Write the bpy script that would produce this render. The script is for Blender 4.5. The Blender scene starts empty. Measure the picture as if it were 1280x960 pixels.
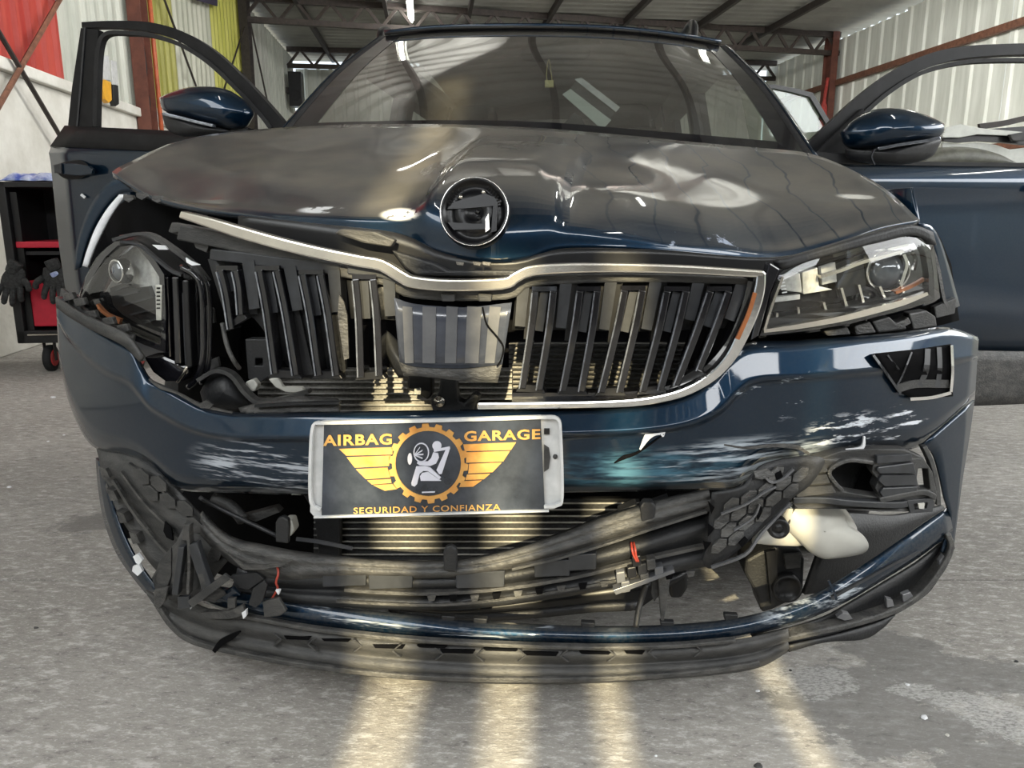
import bpy, bmesh, math, random
from mathutils import Vector, Matrix
from mathutils.geometry import tessellate_polygon

random.seed(7)
SC = bpy.context.scene
COL = SC.collection

# ------------------------------------------------------------------ camera
PITCH = math.radians(12.3)
CAMZ = 0.87
FPX = 960.0
cam_d = bpy.data.cameras.new('camera')
cam = bpy.data.objects.new('camera', cam_d)
COL.objects.link(cam)
cam.location = (0, 0, CAMZ)
cam.rotation_euler = (math.pi / 2 - PITCH, 0, 0)
cam_d.sensor_width = 36
cam_d.lens = FPX / 1280 * 36
cam_d.clip_start = 0.02
cam_d.clip_end = 200
SC.camera = cam

# ------------------------------------------------------------------ view + world + lights
SC.view_settings.view_transform = 'Standard'
SC.view_settings.look = 'None'
SC.view_settings.gamma = 1
SC.view_settings.use_curve_mapping = False
SC.view_settings.exposure = 0.75
SC.cycles.max_bounces = 8
SC.cycles.diffuse_bounces = 4
SC.cycles.glossy_bounces = 4
SC.cycles.transparent_max_bounces = 12
SC.cycles.use_denoising = True
SC.cycles.sample_clamp_indirect = 6

w = bpy.data.worlds.new('world')
SC.world = w
w.use_nodes = True
bg = w.node_tree.nodes['Background']
bg.inputs[0].default_value = (0.80, 0.90, 1.0, 1)
bg.inputs[1].default_value = 1.1

ROOM_YAW = math.radians(6.0)
RB = Vector((math.cos(ROOM_YAW), math.sin(ROOM_YAW), 0))     # to the right
RA = Vector((-math.sin(ROOM_YAW), math.cos(ROOM_YAW), 0))    # into the depth
def RW(p, q, z):
    return RB * p + RA * q + Vector((0, 0, z))

PL, PR, QF, QB, EAVE, ROOF = -2.68, 7.4, -4.0, 16.6, 3.95, 4.24   # the hall

SUN_AZ, SUN_EL = math.radians(1.6), math.radians(22.0)
sd = bpy.data.lights.new('sun', 'SUN')
sun = bpy.data.objects.new('sun', sd)
COL.objects.link(sun)
sdir = Vector((math.sin(SUN_AZ) * math.cos(SUN_EL), math.cos(SUN_AZ) * math.cos(SUN_EL), -math.sin(SUN_EL)))
sun.rotation_euler = sdir.to_track_quat('-Z', 'Y').to_euler()
sun.location = (0, -6, 6)
sd.energy = 7.5
sd.color = (1.0, 0.85, 0.52)
sd.angle = math.radians(0.6)

def area(name, loc, target, sx, sy, power, color=(1, 1, 1)):
    d = bpy.data.lights.new(name, 'AREA')
    d.shape = 'RECTANGLE'
    d.size, d.size_y, d.energy, d.color = sx, sy, power, color
    o = bpy.data.objects.new(name, d)
    COL.objects.link(o)
    o.location = loc
    o.rotation_euler = (Vector(target) - Vector(loc)).to_track_quat('-Z', 'Y').to_euler()
    return o
# unseen fill lights added to brighten the hall
area('fill_light_left', RW(PL + 0.25, -0.9, 3.1), RW(0.6, -0.2, 0.0), 4.6, 1.3, 85, (0.95, 0.98, 1.0))
area('fill_light_right', RW(PR - 0.3, 0.8, 2.9), RW(2, 1.2, 0.2), 7.5, 2.0, 280, (0.97, 0.99, 1.0))
area('fill_light_back_right', RW(3.4, 6.8, 3.75), RW(7.4, 11.5, 1.8), 4.0, 0.4, 150, (1.0, 0.99, 0.95))  # added fill that lightens the far right wall
area('fill_light_back_left', RW(0.6, 5.6, 3.75), RW(-2.7, 8.5, 1.8), 4.0, 0.4, 70, (1.0, 0.98, 0.94))  # added fill that lightens the left wall
area('fill_light_front', RW(1.5, QF + 0.15, 3.7), RW(1.2, 4, 0.6), 8.0, 0.6, 120, (0.97, 0.99, 1.0))

# ------------------------------------------------------------------ car frame and pixel rays
CYAW = math.radians(5.0)
O = Vector((-0.06, 1.17, 0))
CR = Vector((math.sin(CYAW), math.cos(CYAW), 0))     # rearwards
CL = Vector((math.cos(CYAW), -math.sin(CYAW), 0))    # to the picture's right
CAM = Vector((0, 0, CAMZ))

def ray(u, v):
    b = (480 - v) / FPX
    return Vector(((u - 640) / FPX, math.cos(PITCH) + b * math.sin(PITCH), -math.sin(PITCH) + b * math.cos(PITCH)))
def Q(u, v, c):                                      # the point on the car plane c metres behind the front
    d = ray(u, v)
    t = ((O - CAM).dot(CR) + c) / d.dot(CR)
    return CAM + d * t
def Y(u, v, y):
    d = ray(u, v)
    return CAM + d * (y / d.y)
def W(l, c, z):
    return O + CL * l + CR * c + Vector((0, 0, z))
def lat(p):
    return (p - O).dot(CL)
def front(l):
    a = min(abs(l) / 0.9, 1.1)
    return 0.30 * a ** 2.2
def S(u, v, off=0.0):                                # on the curved front of the car
    c = 0.15
    for _ in range(25):
        p = Q(u, v, c)
        c = 0.5 * c + 0.5 * (front(lat(p)) + off)
    return Q(u, v, c)
def G(u, v, z=0.0):
    d = ray(u, v)
    return CAM + d * ((z - CAMZ) / d.z)
def plane_hit(u, v, p0, n):
    d = ray(u, v)
    return CAM + d * ((p0 - CAM).dot(n) / d.dot(n))

# ------------------------------------------------------------------ materials
def mat(name, col, rough=0.6, metal=0.0, coat=0.0, var=0.0, vscale=20.0, col2=None, bump=0.0, bscale=80.0, spec=0.5, emit=None, estr=0.0, coat_rough=0.04, stretch=None):
    m = bpy.data.materials.new(name)
    m.use_nodes = True
    nt = m.node_tree
    b = nt.nodes['Principled BSDF']
    b.inputs['Base Color'].default_value = (*col, 1)
    b.inputs['Roughness'].default_value = rough
    b.inputs['Metallic'].default_value = metal
    b.inputs['Coat Weight'].default_value = coat
    b.inputs['Coat Roughness'].default_value = coat_rough
    b.inputs['Specular IOR Level'].default_value = spec
    if emit:
        b.inputs['Emission Color'].default_value = (*emit, 1)
        b.inputs['Emission Strength'].default_value = estr
    tc = nt.nodes.new('ShaderNodeTexCoord')
    src = tc.outputs['Object']
    if stretch:
        mp = nt.nodes.new('ShaderNodeMapping')
        mp.inputs['Scale'].default_value = stretch
        nt.links.new(src, mp.inputs[0])
        src = mp.outputs[0]
    if var > 0 or col2:
        n = nt.nodes.new('ShaderNodeTexNoise')
        n.inputs['Scale'].default_value = vscale
        n.inputs['Detail'].default_value = 6
        n.inputs['Roughness'].default_value = 0.62
        nt.links.new(src, n.inputs['Vector'])
        r = nt.nodes.new('ShaderNodeValToRGB')
        c2 = col2 or tuple(min(1, x * (1 + var)) for x in col)
        c1 = col if col2 else tuple(x * (1 - var) for x in col)
        r.color_ramp.elements[0].position = 0.36
        r.color_ramp.elements[1].position = 0.66
        r.color_ramp.elements[0].color = (*c1, 1)
        r.color_ramp.elements[1].color = (*c2, 1)
        nt.links.new(n.outputs['Fac'], r.inputs[0])
        nt.links.new(r.outputs[0], b.inputs['Base Color'])
    if bump > 0:
        n2 = nt.nodes.new('ShaderNodeTexNoise')
        n2.inputs['Scale'].default_value = bscale
        n2.inputs['Detail'].default_value = 5
        nt.links.new(src, n2.inputs['Vector'])
        bp = nt.nodes.new('ShaderNodeBump')
        bp.inputs['Strength'].default_value = bump
        bp.inputs['Distance'].default_value = 0.01
        nt.links.new(n2.outputs['Fac'], bp.inputs['Height'])
        nt.links.new(bp.outputs[0], b.inputs['Normal'])
    return m

class NT:
    """small helper for longer node graphs"""
    def __init__(s, m):
        s.nt = m.node_tree
        s.b = s.nt.nodes['Principled BSDF']
    def n(s, t, **kw):
        x = s.nt.nodes.new(t)
        for k, v in kw.items():
            if k.startswith('_'):
                setattr(x, k[1:], v)
            else:
                x.inputs[k].default_value = v
        return x
    def l(s, a, b):
        s.nt.links.new(a, b)
    def math(s, op, a, b=None, clamp=False):
        x = s.nt.nodes.new('ShaderNodeMath')
        x.operation = op
        x.use_clamp = clamp
        for i, q in enumerate((a, b)):
            if q is None:
                continue
            if isinstance(q, (int, float)):
                x.inputs[i].default_value = q
            else:
                s.l(q, x.inputs[i])
        return x.outputs[0]
    def ramp(s, x, lo, hi):
        r = s.nt.nodes.new('ShaderNodeMapRange')
        r.interpolation_type = 'SMOOTHSTEP'
        r.inputs[1].default_value = lo
        r.inputs[2].default_value = hi
        s.l(x, r.inputs[0])
        return r.outputs[0]
    def mix(s, f, a, b):
        x = s.nt.nodes.new('ShaderNodeMix')
        x.data_type = 'RGBA'
        for i, q in ((0, f), (6, a), (7, b)):
            if isinstance(q, tuple):
                x.inputs[i].default_value = (*q, 1)
            elif isinstance(q, (int, float)):
                x.inputs[i].default_value = q
            else:
                s.l(q, x.inputs[i])
        return x.outputs[2]
    def noise(s, vec, scale, detail=6, rough=0.6, stretch=None, rot=None):
        if stretch or rot:
            mp = s.nt.nodes.new('ShaderNodeMapping')
            if stretch: mp.inputs['Scale'].default_value = stretch
            if rot: mp.inputs['Rotation'].default_value = rot
            s.l(vec, mp.inputs[0])
            vec = mp.outputs[0]
        x = s.n('ShaderNodeTexNoise', Scale=scale, Detail=detail, Roughness=rough)
        s.l(vec, x.inputs['Vector'])
        return x.outputs['Fac']
    def blob(s, pos, centre, radii):
        mp = s.nt.nodes.new('ShaderNodeVectorMath'); mp.operation = 'SUBTRACT'
        s.l(pos, mp.inputs[0]); mp.inputs[1].default_value = centre
        dv = s.nt.nodes.new('ShaderNodeVectorMath'); dv.operation = 'DIVIDE'
        s.l(mp.outputs[0], dv.inputs[0]); dv.inputs[1].default_value = radii
        ln = s.nt.nodes.new('ShaderNodeVectorMath'); ln.operation = 'LENGTH'
        s.l(dv.outputs[0], ln.inputs[0])
        return ln.outputs['Value']

CARBASE = W(0, 2.1, 0)
PAINT = (0.0013, 0.015, 0.036)
def paint_mat(name, dust=0.0, scratch_sheen=(), drips=False, fine_dust_sheen=0.03):
    m = mat(name, PAINT, 0.42, 0.70, 1.0, spec=0.15)
    k = NT(m)
    tc = k.n('ShaderNodeTexCoord')
    pos = tc.outputs['Object']
    geo = k.n('ShaderNodeNewGeometry')
    sep = k.n('ShaderNodeSeparateXYZ')
    k.l(geo.outputs['True Normal'], sep.inputs[0])
    up = k.ramp(k.math('ABSOLUTE', sep.outputs[2]), 0.66, 0.97)
    nz = k.ramp(k.noise(pos, 7.0), 0.25, 0.75)
    fine = k.ramp(k.noise(pos, 160.0, 3), 0.3, 0.75)
    dm = k.math('MULTIPLY', k.math('MULTIPLY', up, dust), k.math('ADD', k.math('MULTIPLY', nz, 0.35), 0.62))
    if drips:   # runs where water has washed the dust down towards the nose
        wv = k.n('ShaderNodeTexWave', Scale=3.4, Distortion=4.5, Detail=3)
        wv.inputs['Detail Scale'].default_value = 1.2
        wv.bands_direction = 'X'
        k.l(pos, wv.inputs['Vector'])
        run = k.ramp(wv.outputs['Fac'], 0.988, 0.998)
        sx = k.n('ShaderNodeSeparateXYZ'); k.l(pos, sx.inputs[0])
        side = k.ramp(sx.outputs[0], -0.05, 0.12)
        spots = k.ramp(k.noise(pos, 2.6, 3, 0.5), 0.52, 0.60)
        dm = k.math('MULTIPLY', dm, k.math('SUBTRACT', 1.0, k.math('MULTIPLY', k.math('MULTIPLY', run, side), 0.75)))
        dm = k.math('MULTIPLY', dm, k.math('SUBTRACT', 1.0, k.math('MULTIPLY', spots, 0.22)))
    dm = k.math('ADD', dm, k.math('MULTIPLY', fine, fine_dust_sheen), True)
    base = k.mix(dm, PAINT, (0.135, 0.122, 0.102))
    rough = k.math('ADD', k.math('MULTIPLY', dm, 0.20), 0.40)
    met = k.math('MULTIPLY', k.math('SUBTRACT', 1.0, dm, True), 0.72)
    coat = k.math('SUBTRACT', 1.0, k.math('MULTIPLY', dm, 0.45), True)
    for (c, r, stretch, lo, hi, colr, rot) in scratch_sheen:
        d = k.blob(pos, c, r)
        inside = k.ramp(d, 1.0, 0.55)
        s = k.ramp(k.noise(pos, 1.0, 4, 0.7, stretch, rot), lo, hi)
        f = k.math('MULTIPLY', inside, s, True)
        base = k.mix(f, base, colr)
        rough = k.math('ADD', rough, k.math('MULTIPLY', f, 0.3), True)
        met = k.math('MULTIPLY', met, k.math('SUBTRACT', 1.0, f, True))
        coat = k.math('MULTIPLY', coat, k.math('SUBTRACT', 1.0, f, True))
    k.l(base, k.b.inputs['Base Color'])
    k.l(rough, k.b.inputs['Roughness'])
    k.l(met, k.b.inputs['Metallic'])
    k.l(coat, k.b.inputs['Coat Weight'])
    return m
def rel(p):
    return tuple(p - CARBASE)

M = {}
M['paint'] = paint_mat('car_paint', 0.25)
M['bumper_paint'] = paint_mat('scratched_sheen_paint', 0.12, scratch_sheen=[
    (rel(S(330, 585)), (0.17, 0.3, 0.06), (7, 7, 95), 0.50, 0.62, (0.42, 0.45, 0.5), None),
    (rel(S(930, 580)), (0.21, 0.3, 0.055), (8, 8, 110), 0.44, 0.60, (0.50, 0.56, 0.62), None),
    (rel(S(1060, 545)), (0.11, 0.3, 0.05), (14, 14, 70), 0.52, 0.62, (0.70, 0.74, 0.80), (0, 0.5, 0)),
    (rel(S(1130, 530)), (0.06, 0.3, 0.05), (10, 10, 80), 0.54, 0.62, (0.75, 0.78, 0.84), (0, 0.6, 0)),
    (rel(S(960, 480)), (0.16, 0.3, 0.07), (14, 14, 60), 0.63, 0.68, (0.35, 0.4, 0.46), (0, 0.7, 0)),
    (rel(S(800, 586)), (0.20, 0.3, 0.045), (7, 7, 50), 0.36, 0.62, (0.055, 0.135, 0.19), None),  # teal sheen of the sunlit lower face painted in, with dust
])
M['strip_paint'] = paint_mat('lower_strip_paint', 0.30, fine_dust_sheen=0.16, scratch_sheen=[  # extra dust lightens the strip in place of its sheen
    (rel(S(1040, 750)), (0.16, 0.4, 0.08), (12, 12, 60), 0.48, 0.62, (0.50, 0.55, 0.6), (0, 0.5, 0)),
    (rel(S(500, 780)), (0.4, 0.4, 0.06), (5, 5, 70), 0.58, 0.66, (0.3, 0.33, 0.37), None)])
M['hood_paint'] = paint_mat('dusty_hood_paint', 0.95, scratch_sheen=[
    (rel(Q(500, 268, .16)), (0.045, 0.2, 0.013), (18, 18, 40), 0.42, 0.50, (0.62, 0.62, 0.62), None),
    (rel(Q(395, 262, .22)), (0.06, 0.2, 0.008), (14, 14, 60), 0.42, 0.50, (0.62, 0.62, 0.62), None),
    (rel(Q(880, 300, .25)), (0.2, 0.2, 0.025), (22, 22, 22), 0.60, 0.66, (0.30, 0.34, 0.42), None)], drips=True)
M['black_plastic'] = mat('black_plastic', (0.016, 0.0165, 0.018), 0.52, var=0.35, vscale=9, bump=0.15, bscale=200)
M['grey_plastic'] = mat('dusty_grey_plastic', (0.026, 0.0265, 0.027), 0.55, col2=(0.066, 0.064, 0.061), vscale=14, bump=0.2, bscale=160, stretch=(1, 1, 3))
M['worn_plastic'] = mat('scuffed_plastic', (0.030, 0.030, 0.030), 0.52, col2=(0.085, 0.082, 0.077), vscale=26, bump=0.35, bscale=120, stretch=(1, 1, 2.2))
M['gloss_black'] = mat('gloss_black', (0.008, 0.008, 0.010), 0.12, coat=0.6, var=0.3)
M['satin_black'] = mat('satin_black', (0.007, 0.007, 0.008), 0.38, var=0.3)
M['slat_grey'] = mat('slat_grey', (0.030, 0.032, 0.036), 0.42, var=0.25, vscale=30)
M['clear_grey'] = mat('radar_panel', (0.085, 0.088, 0.095), 0.28, col2=(0.14, 0.14, 0.145), vscale=16, coat=0.5)
M['clear_dark'] = mat('radar_panel_dark', (0.030, 0.035, 0.048), 0.22, col2=(0.060, 0.066, 0.085), vscale=16, coat=0.6)
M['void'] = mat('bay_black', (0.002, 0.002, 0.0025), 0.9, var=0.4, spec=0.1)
M['slat_edge'] = mat('slat_edge_gloss', (0.30, 0.32, 0.36), 0.2, 0.8, var=0.4, vscale=60)
M['gate_grey'] = mat('gate_boards', (0.06, 0.058, 0.052), 0.7, var=0.3, vscale=3)
M['chrome'] = mat('chrome', (0.80, 0.79, 0.77), 0.13, 1.0, var=0.08, vscale=40)
M['chrome_dusty'] = mat('dusty_chrome', (0.68, 0.64, 0.58), 0.24, 1.0, col2=(0.80, 0.76, 0.68), vscale=18)
M['reflector'] = mat('headlight_reflector', (0.70, 0.70, 0.68), 0.25, 0.35, var=0.2, vscale=60)
M['aluminium'] = mat('radiator_aluminium', (0.34, 0.33, 0.31), 0.5, 0.3, var=0.25, vscale=40)
M['fin'] = mat('radiator_fins', (0.03, 0.03, 0.03), 0.6, var=0.4, vscale=200)
M['fin_light'] = mat('condenser_fins', (0.20, 0.19, 0.17), 0.6, var=0.3, vscale=200)
M['white_plastic'] = mat('white_plastic', (0.58, 0.57, 0.52), 0.4, var=0.06, vscale=8)
M['white_chip'] = mat('white_fracture', (0.75, 0.76, 0.78), 0.6, var=0.1)
M['orange'] = mat('amber_reflector', (0.45, 0.16, 0.06), 0.3, 0.4, var=0.1)
M['red_wire'] = mat('red_wire', (0.38, 0.05, 0.03), 0.5, var=0.2)
M['rubber'] = mat('rubber', (0.014, 0.014, 0.015), 0.75, var=0.3, bump=0.2)
M['tyre'] = mat('tyre_rubber', (0.018, 0.018, 0.019), 0.8, var=0.3, bump=0.3)
M['alloy'] = mat('wheel_alloy', (0.30, 0.30, 0.31), 0.35, 0.8, var=0.1)
M['seat'] = mat('seat_cloth', (0.030, 0.030, 0.032), 0.9, var=0.3, bump=0.2)
M['dash'] = mat('dashboard', (0.012, 0.012, 0.013), 0.7, var=0.3, bump=0.2)
M['liner'] = mat('roof_liner', (0.20, 0.19, 0.17), 0.9, var=0.1)
M['brass'] = mat('padlock_yellow', (0.70, 0.62, 0.30), 0.4, 0.2, var=0.1)
M['gold'] = mat('printed_gold', (0.50, 0.22, 0.05), 0.4, col2=(0.66, 0.38, 0.11), vscale=22)
M['print_white'] = mat('printed_white', (0.62, 0.62, 0.70), 0.45, var=0.04)
M['plate_blue'] = mat('printed_plate', (0.012, 0.016, 0.024), 0.22, col2=(0.05, 0.06, 0.08), vscale=10, coat=0.6)
M['plate_clear'] = mat('clear_frame_plastic', (0.55, 0.56, 0.56), 0.2, col2=(0.7, 0.7, 0.7), vscale=30, coat=0.5)

def glass_mat(name, tint, gloss, dust, dustcol=(0.34, 0.32, 0.28), rough=0.02):
    m = bpy.data.materials.new(name)
    m.use_nodes = True
    nt = m.node_tree
    nt.nodes.clear()
    out = nt.nodes.new('ShaderNodeOutputMaterial')
    tr = nt.nodes.new('ShaderNodeBsdfTransparent'); tr.inputs[0].default_value = (*tint, 1)
    gl = nt.nodes.new('ShaderNodeBsdfGlossy'); gl.inputs['Roughness'].default_value = rough
    df = nt.nodes.new('ShaderNodeBsdfDiffuse'); df.inputs[0].default_value = (*dustcol, 1)
    lw = nt.nodes.new('ShaderNodeLayerWeight'); lw.inputs[0].default_value = 0.5
    pw = nt.nodes.new('ShaderNodeMath'); pw.operation = 'POWER'; pw.inputs[1].default_value = 4.0
    nt.links.new(lw.outputs['Facing'], pw.inputs[0])
    fr = nt.nodes.new('ShaderNodeMath'); fr.operation = 'MULTIPLY_ADD'; fr.inputs[1].default_value = 0.95; fr.inputs[2].default_value = 0.045
    nt.links.new(pw.outputs[0], fr.inputs[0])
    mul = nt.nodes.new('ShaderNodeMath'); mul.operation = 'MULTIPLY'; mul.inputs[1].default_value = gloss; mul.use_clamp = True
    nt.links.new(fr.outputs[0], mul.inputs[0])
    m1 = nt.nodes.new('ShaderNodeMixShader')
    nt.links.new(mul.outputs[0], m1.inputs[0]); nt.links.new(tr.outputs[0], m1.inputs[1]); nt.links.new(gl.outputs[0], m1.inputs[2])
    tc = nt.nodes.new('ShaderNodeTexCoord')
    no = nt.nodes.new('ShaderNodeTexNoise'); no.inputs['Scale'].default_value = 5; no.inputs['Detail'].default_value = 8; no.inputs['Roughness'].default_value = 0.7
    nt.links.new(tc.outputs['Object'], no.inputs['Vector'])
    mr = nt.nodes.new('ShaderNodeMapRange'); mr.inputs[1].default_value = 0.3; mr.inputs[2].default_value = 0.75
    mr.inputs[3].default_value = dust * 0.5; mr.inputs[4].default_value = dust * 1.4
    nt.links.new(no.outputs['Fac'], mr.inputs[0])
    m2 = nt.nodes.new('ShaderNodeMixShader')
    nt.links.new(mr.outputs[0], m2.inputs[0]); nt.links.new(m1.outputs[0], m2.inputs[1]); nt.links.new(df.outputs[0], m2.inputs[2])
    nt.links.new(m2.outputs[0], out.inputs[0])
    return m
M['windshield'] = glass_mat('dusty_windshield_glass', (0.66, 0.70, 0.66), 2.4, 0.085)
M['gloss_lens'] = mat('projector_glass', (0.10, 0.11, 0.13), 0.04, 0.2, coat=1.0)
M['frame_black'] = mat('door_frame_black', (0.010, 0.010, 0.011), 0.55, spec=0.25, var=0.3)
M['badge'] = mat('badge_black', (0.004, 0.004, 0.005), 0.3, spec=0.35)
M['glass_white'] = mat('pale_shape_white', (0.55, 0.60, 0.56), 0.5, var=0.05)
M['lens'] = glass_mat('headlight_lens', (0.92, 0.93, 0.92), 1.0, 0.012)
M['glass'] = glass_mat('window_glass', (0.7, 0.76, 0.72), 1.3, 0.06)

# ------------------------------------------------------------------ mesh helpers
BASES = {}
def link(name, me, m, parent=None, smooth=False, solid=0.0, offset=-1.0, bevel=0.0):
    o = bpy.data.objects.new(name, me)
    COL.objects.link(o)
    if m is not None:
        me.materials.append(m)
    if parent is not None:
        o.parent = parent
        base = BASES[parent.name]
        me.transform(Matrix.Translation(-base))
    else:
        base = sum((v.co for v in me.vertices), Vector()) / max(1, len(me.vertices))
        base = Vector((base.x, base.y, min(v.co.z for v in me.vertices)))
        me.transform(Matrix.Translation(-base))
        o.location = base
    BASES[o.name] = base
    if smooth:
        for p in me.polygons:
            p.use_smooth = True
    if solid:
        s = o.modifiers.new('thickness', 'SOLIDIFY'); s.thickness = solid; s.offset = offset
    if bevel:
        b = o.modifiers.new('bevel', 'BEVEL'); b.width = bevel; b.segments = 2; b.limit_method = 'ANGLE'
    return o
def thing(name, label, cat, loc, group=None):
    o = bpy.data.objects.new(name, None)
    COL.objects.link(o)
    o.location = loc
    o.empty_display_size = 0.1
    o['label'] = label; o['category'] = cat
    if group: o['group'] = group
    BASES[o.name] = Vector(loc)
    return o
def tag(o, label, cat, group=None):
    o['label'] = label; o['category'] = cat
    if group: o['group'] = group
    return o
def struct(o):
    o['kind'] = 'structure'
    return o

class MB:
    def __init__(s):
        s.v = []; s.f = []
    def add(s, vs, fs):
        b = len(s.v)
        s.v += [Vector(x) for x in vs]
        s.f += [tuple(i + b for i in f) for f in fs]
        return s
    def box8(s, p):        # p: 4 bottom + 4 top points
        return s.add(p, [(3, 2, 1, 0), (4, 5, 6, 7), (0, 1, 5, 4), (1, 2, 6, 5), (2, 3, 7, 6), (3, 0, 4, 7)])
    def box(s, a, b, f=None):   # axis box between two corners, mapped through f(x,y,z)
        f = f or (lambda x, y, z: Vector((x, y, z)))
        (x0, y0, z0), (x1, y1, z1) = a, b
        return s.box8([f(x0, y0, z0), f(x1, y0, z0), f(x1, y1, z0), f(x0, y1, z0), f(x0, y0, z1), f(x1, y0, z1), f(x1, y1, z1), f(x0, y1, z1)])
    def tube(s, pts, r, n=8, caps=True):
        pts = [Vector(p) for p in pts]
        k = len(pts)
        vs = []; fs = []
        prev = None
        for i, p in enumerate(pts):
            t = (pts[min(i + 1, k - 1)] - pts[max(i - 1, 0)]).normalized()
            a = prev or (Vector((0, 0, 1)) if abs(t.z) < 0.9 else Vector((1, 0, 0)))
            x = (a - t * a.dot(t)).normalized()
            prev = x
            y = t.cross(x)
            rr = r[i] if isinstance(r, (list, tuple)) else r
            for j in range(n):
                an = 2 * math.pi * j / n
                vs.append(p + (x * math.cos(an) + y * math.sin(an)) * rr)
        for i in range(k - 1):
            for j in range(n):
                j2 = (j + 1) % n
                fs.append((i * n + j, i * n + j2, (i + 1) * n + j2, (i + 1) * n + j))
        if caps:
            fs.append(tuple(range(n - 1, -1, -1)))
            fs.append(tuple((k - 1) * n + j for j in range(n)))
        return s.add(vs, fs)
    def grid(s, rows, closed=False):
        nr, nc = len(rows), len(rows[0])
        vs = [p for r in rows for p in r]
        fs = []
        for i in range(nr - 1):
            for j in range(nc - 1 + (1 if closed else 0)):
                j2 = (j + 1) % nc
                fs.append((i * nc + j, (i + 1) * nc + j, (i + 1) * nc + j2, i * nc + j2))
        return s.add(vs, fs)
    def lathe(s, centre, axis, prof, n=32):     # prof: (radius, height along axis)
        axis = Vector(axis).normalized()
        x = (Vector((0, 0, 1)) if abs(axis.z) < 0.9 else Vector((1, 0, 0)))
        x = (x - axis * x.dot(axis)).normalized()
        y = axis.cross(x)
        rows = []
        for r, h in prof:
            rows.append([Vector(centre) + axis * h + (x * math.cos(2 * math.pi * j / n) + y * math.sin(2 * math.pi * j / n)) * r for j in range(n)])
        return s.grid(rows, closed=True)
    def mesh(s, name):
        me = bpy.data.meshes.new(name)
        me.from_pydata(s.v, [], s.f)
        me.validate()
        bm = bmesh.new(); bm.from_mesh(me)
        bmesh.ops.recalc_face_normals(bm, faces=bm.faces)
        if any(e.is_boundary for e in bm.edges):      # open skin: face the front, so thickness grows inwards
            sm_ = 0.0
            for f in bm.faces:
                sm_ += f.calc_area() * f.normal.dot(CAM - f.calc_center_median())
            if sm_ < 0:
                bmesh.ops.reverse_faces(bm, faces=bm.faces)
        bm.to_mesh(me); bm.free()
        return me
    def obj(s, name, m, parent=None, **kw):
        return link(name, s.mesh(name), m, parent, **kw)

def cr(p0, p1, p2, p3, t):
    return 0.5 * ((2 * p1) + (p2 - p0) * t + (2 * p0 - 5 * p1 + 4 * p2 - p3) * t * t + (3 * p1 - p0 - 3 * p2 + p3) * t ** 3)
def spline(pts, sub):
    out = []
    n = len(pts)
    for i in range(n - 1):
        p0 = pts[i - 1] if i > 0 else pts[0] * 2 - pts[1]
        p3 = pts[i + 2] if i + 2 < n else pts[-1] * 2 - pts[-2]
        for k in range(sub):
            out.append(cr(p0, pts[i], pts[i + 1], p3, k / sub))
    out.append(pts[-1].copy())
    return out
def smooth_grid(rows, su, sv):
    rows = [spline([Vector(p) for p in r], su) for r in rows]
    cols = list(zip(*rows))
    cols = [spline(list(c), sv) for c in cols]
    return [list(r) for r in zip(*cols)]
def resample(pts, n):
    pts = [Vector(p) for p in pts]
    L = [0]
    for a, b in zip(pts, pts[1:]):
        L.append(L[-1] + (b - a).length)
    out = []
    for k in range(n):
        d = L[-1] * k / (n - 1)
        i = 0
        while i < len(L) - 2 and L[i + 1] < d:
            i += 1
        f = (d - L[i]) / max(1e-9, L[i + 1] - L[i])
        out.append(pts[i].lerp(pts[i + 1], f))
    return out
def px(pts, smooth=0):
    v = [Vector((p[0], p[1], p[2] if len(p) > 2 else 0)) for p in pts]
    return spline(v, smooth) if smooth else v
def P3(u, v, spec):
    """spec: number -> car plane; ('S', off) -> curved front; callable"""
    if callable(spec):
        return spec(u, v)
    if isinstance(spec, tuple):
        return S(u, v, spec[1])
    return Q(u, v, spec)

def band(name, top, bot, spec, m, parent, n=60, rows=8, prof=None, thick=0.004, smooth=True, sm=4, bevel=0):
    """a skin between two pixel lines on a depth surface; prof(t) pushes it to the rear"""
    T = resample(px(top, sm), n); B = resample(px(bot, sm), n)
    g = []
    ts = [i / (rows - 1) for i in range(rows)] if isinstance(rows, int) else rows
    for t in ts:
        r = []
        for a, b in zip(T, B):
            q = a.lerp(b, t)
            p = P3(q.x, q.y, spec)
            if prof:
                d = ray(q.x, q.y)
                p = p + d * (prof(t) / d.dot(CR))
            r.append(p)
        g.append(r)
    return MB().grid(g).obj(name, m, parent, smooth=smooth, solid=thick, offset=0, bevel=bevel)

def poly_mb(mb, pts, spec, thick, holes=(), rear=None, sub=0):
    loops = [[Vector((p[0], p[1], 0)) for p in pts]] + [[Vector((p[0], p[1], 0)) for p in h] for h in holes]
    tris = tessellate_polygon(loops)
    flat = [p for l in loops for p in l]
    fr = [P3(p.x, p.y, spec) for p in flat]
    dirs = [ray(p.x, p.y) for p in flat]
    bk = [a + CR * thick for a in fr]
    n = len(flat)
    fs = [tuple(t) for t in tris] + [tuple(i + n for i in reversed(t)) for t in tris]
    b = 0
    for l in loops:
        k = len(l)
        for i in range(k):
            j = (i + 1) % k
            fs.append((b + i, b + j, n + b + j, n + b + i))
        b += k
    return mb.add(fr + bk, fs)
def poly(name, pts, spec, thick, m, parent, holes=(), bevel=0, smooth=False):
    return poly_mb(MB(), pts, spec, thick, holes).obj(name, m, parent, bevel=bevel, smooth=smooth)

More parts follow.
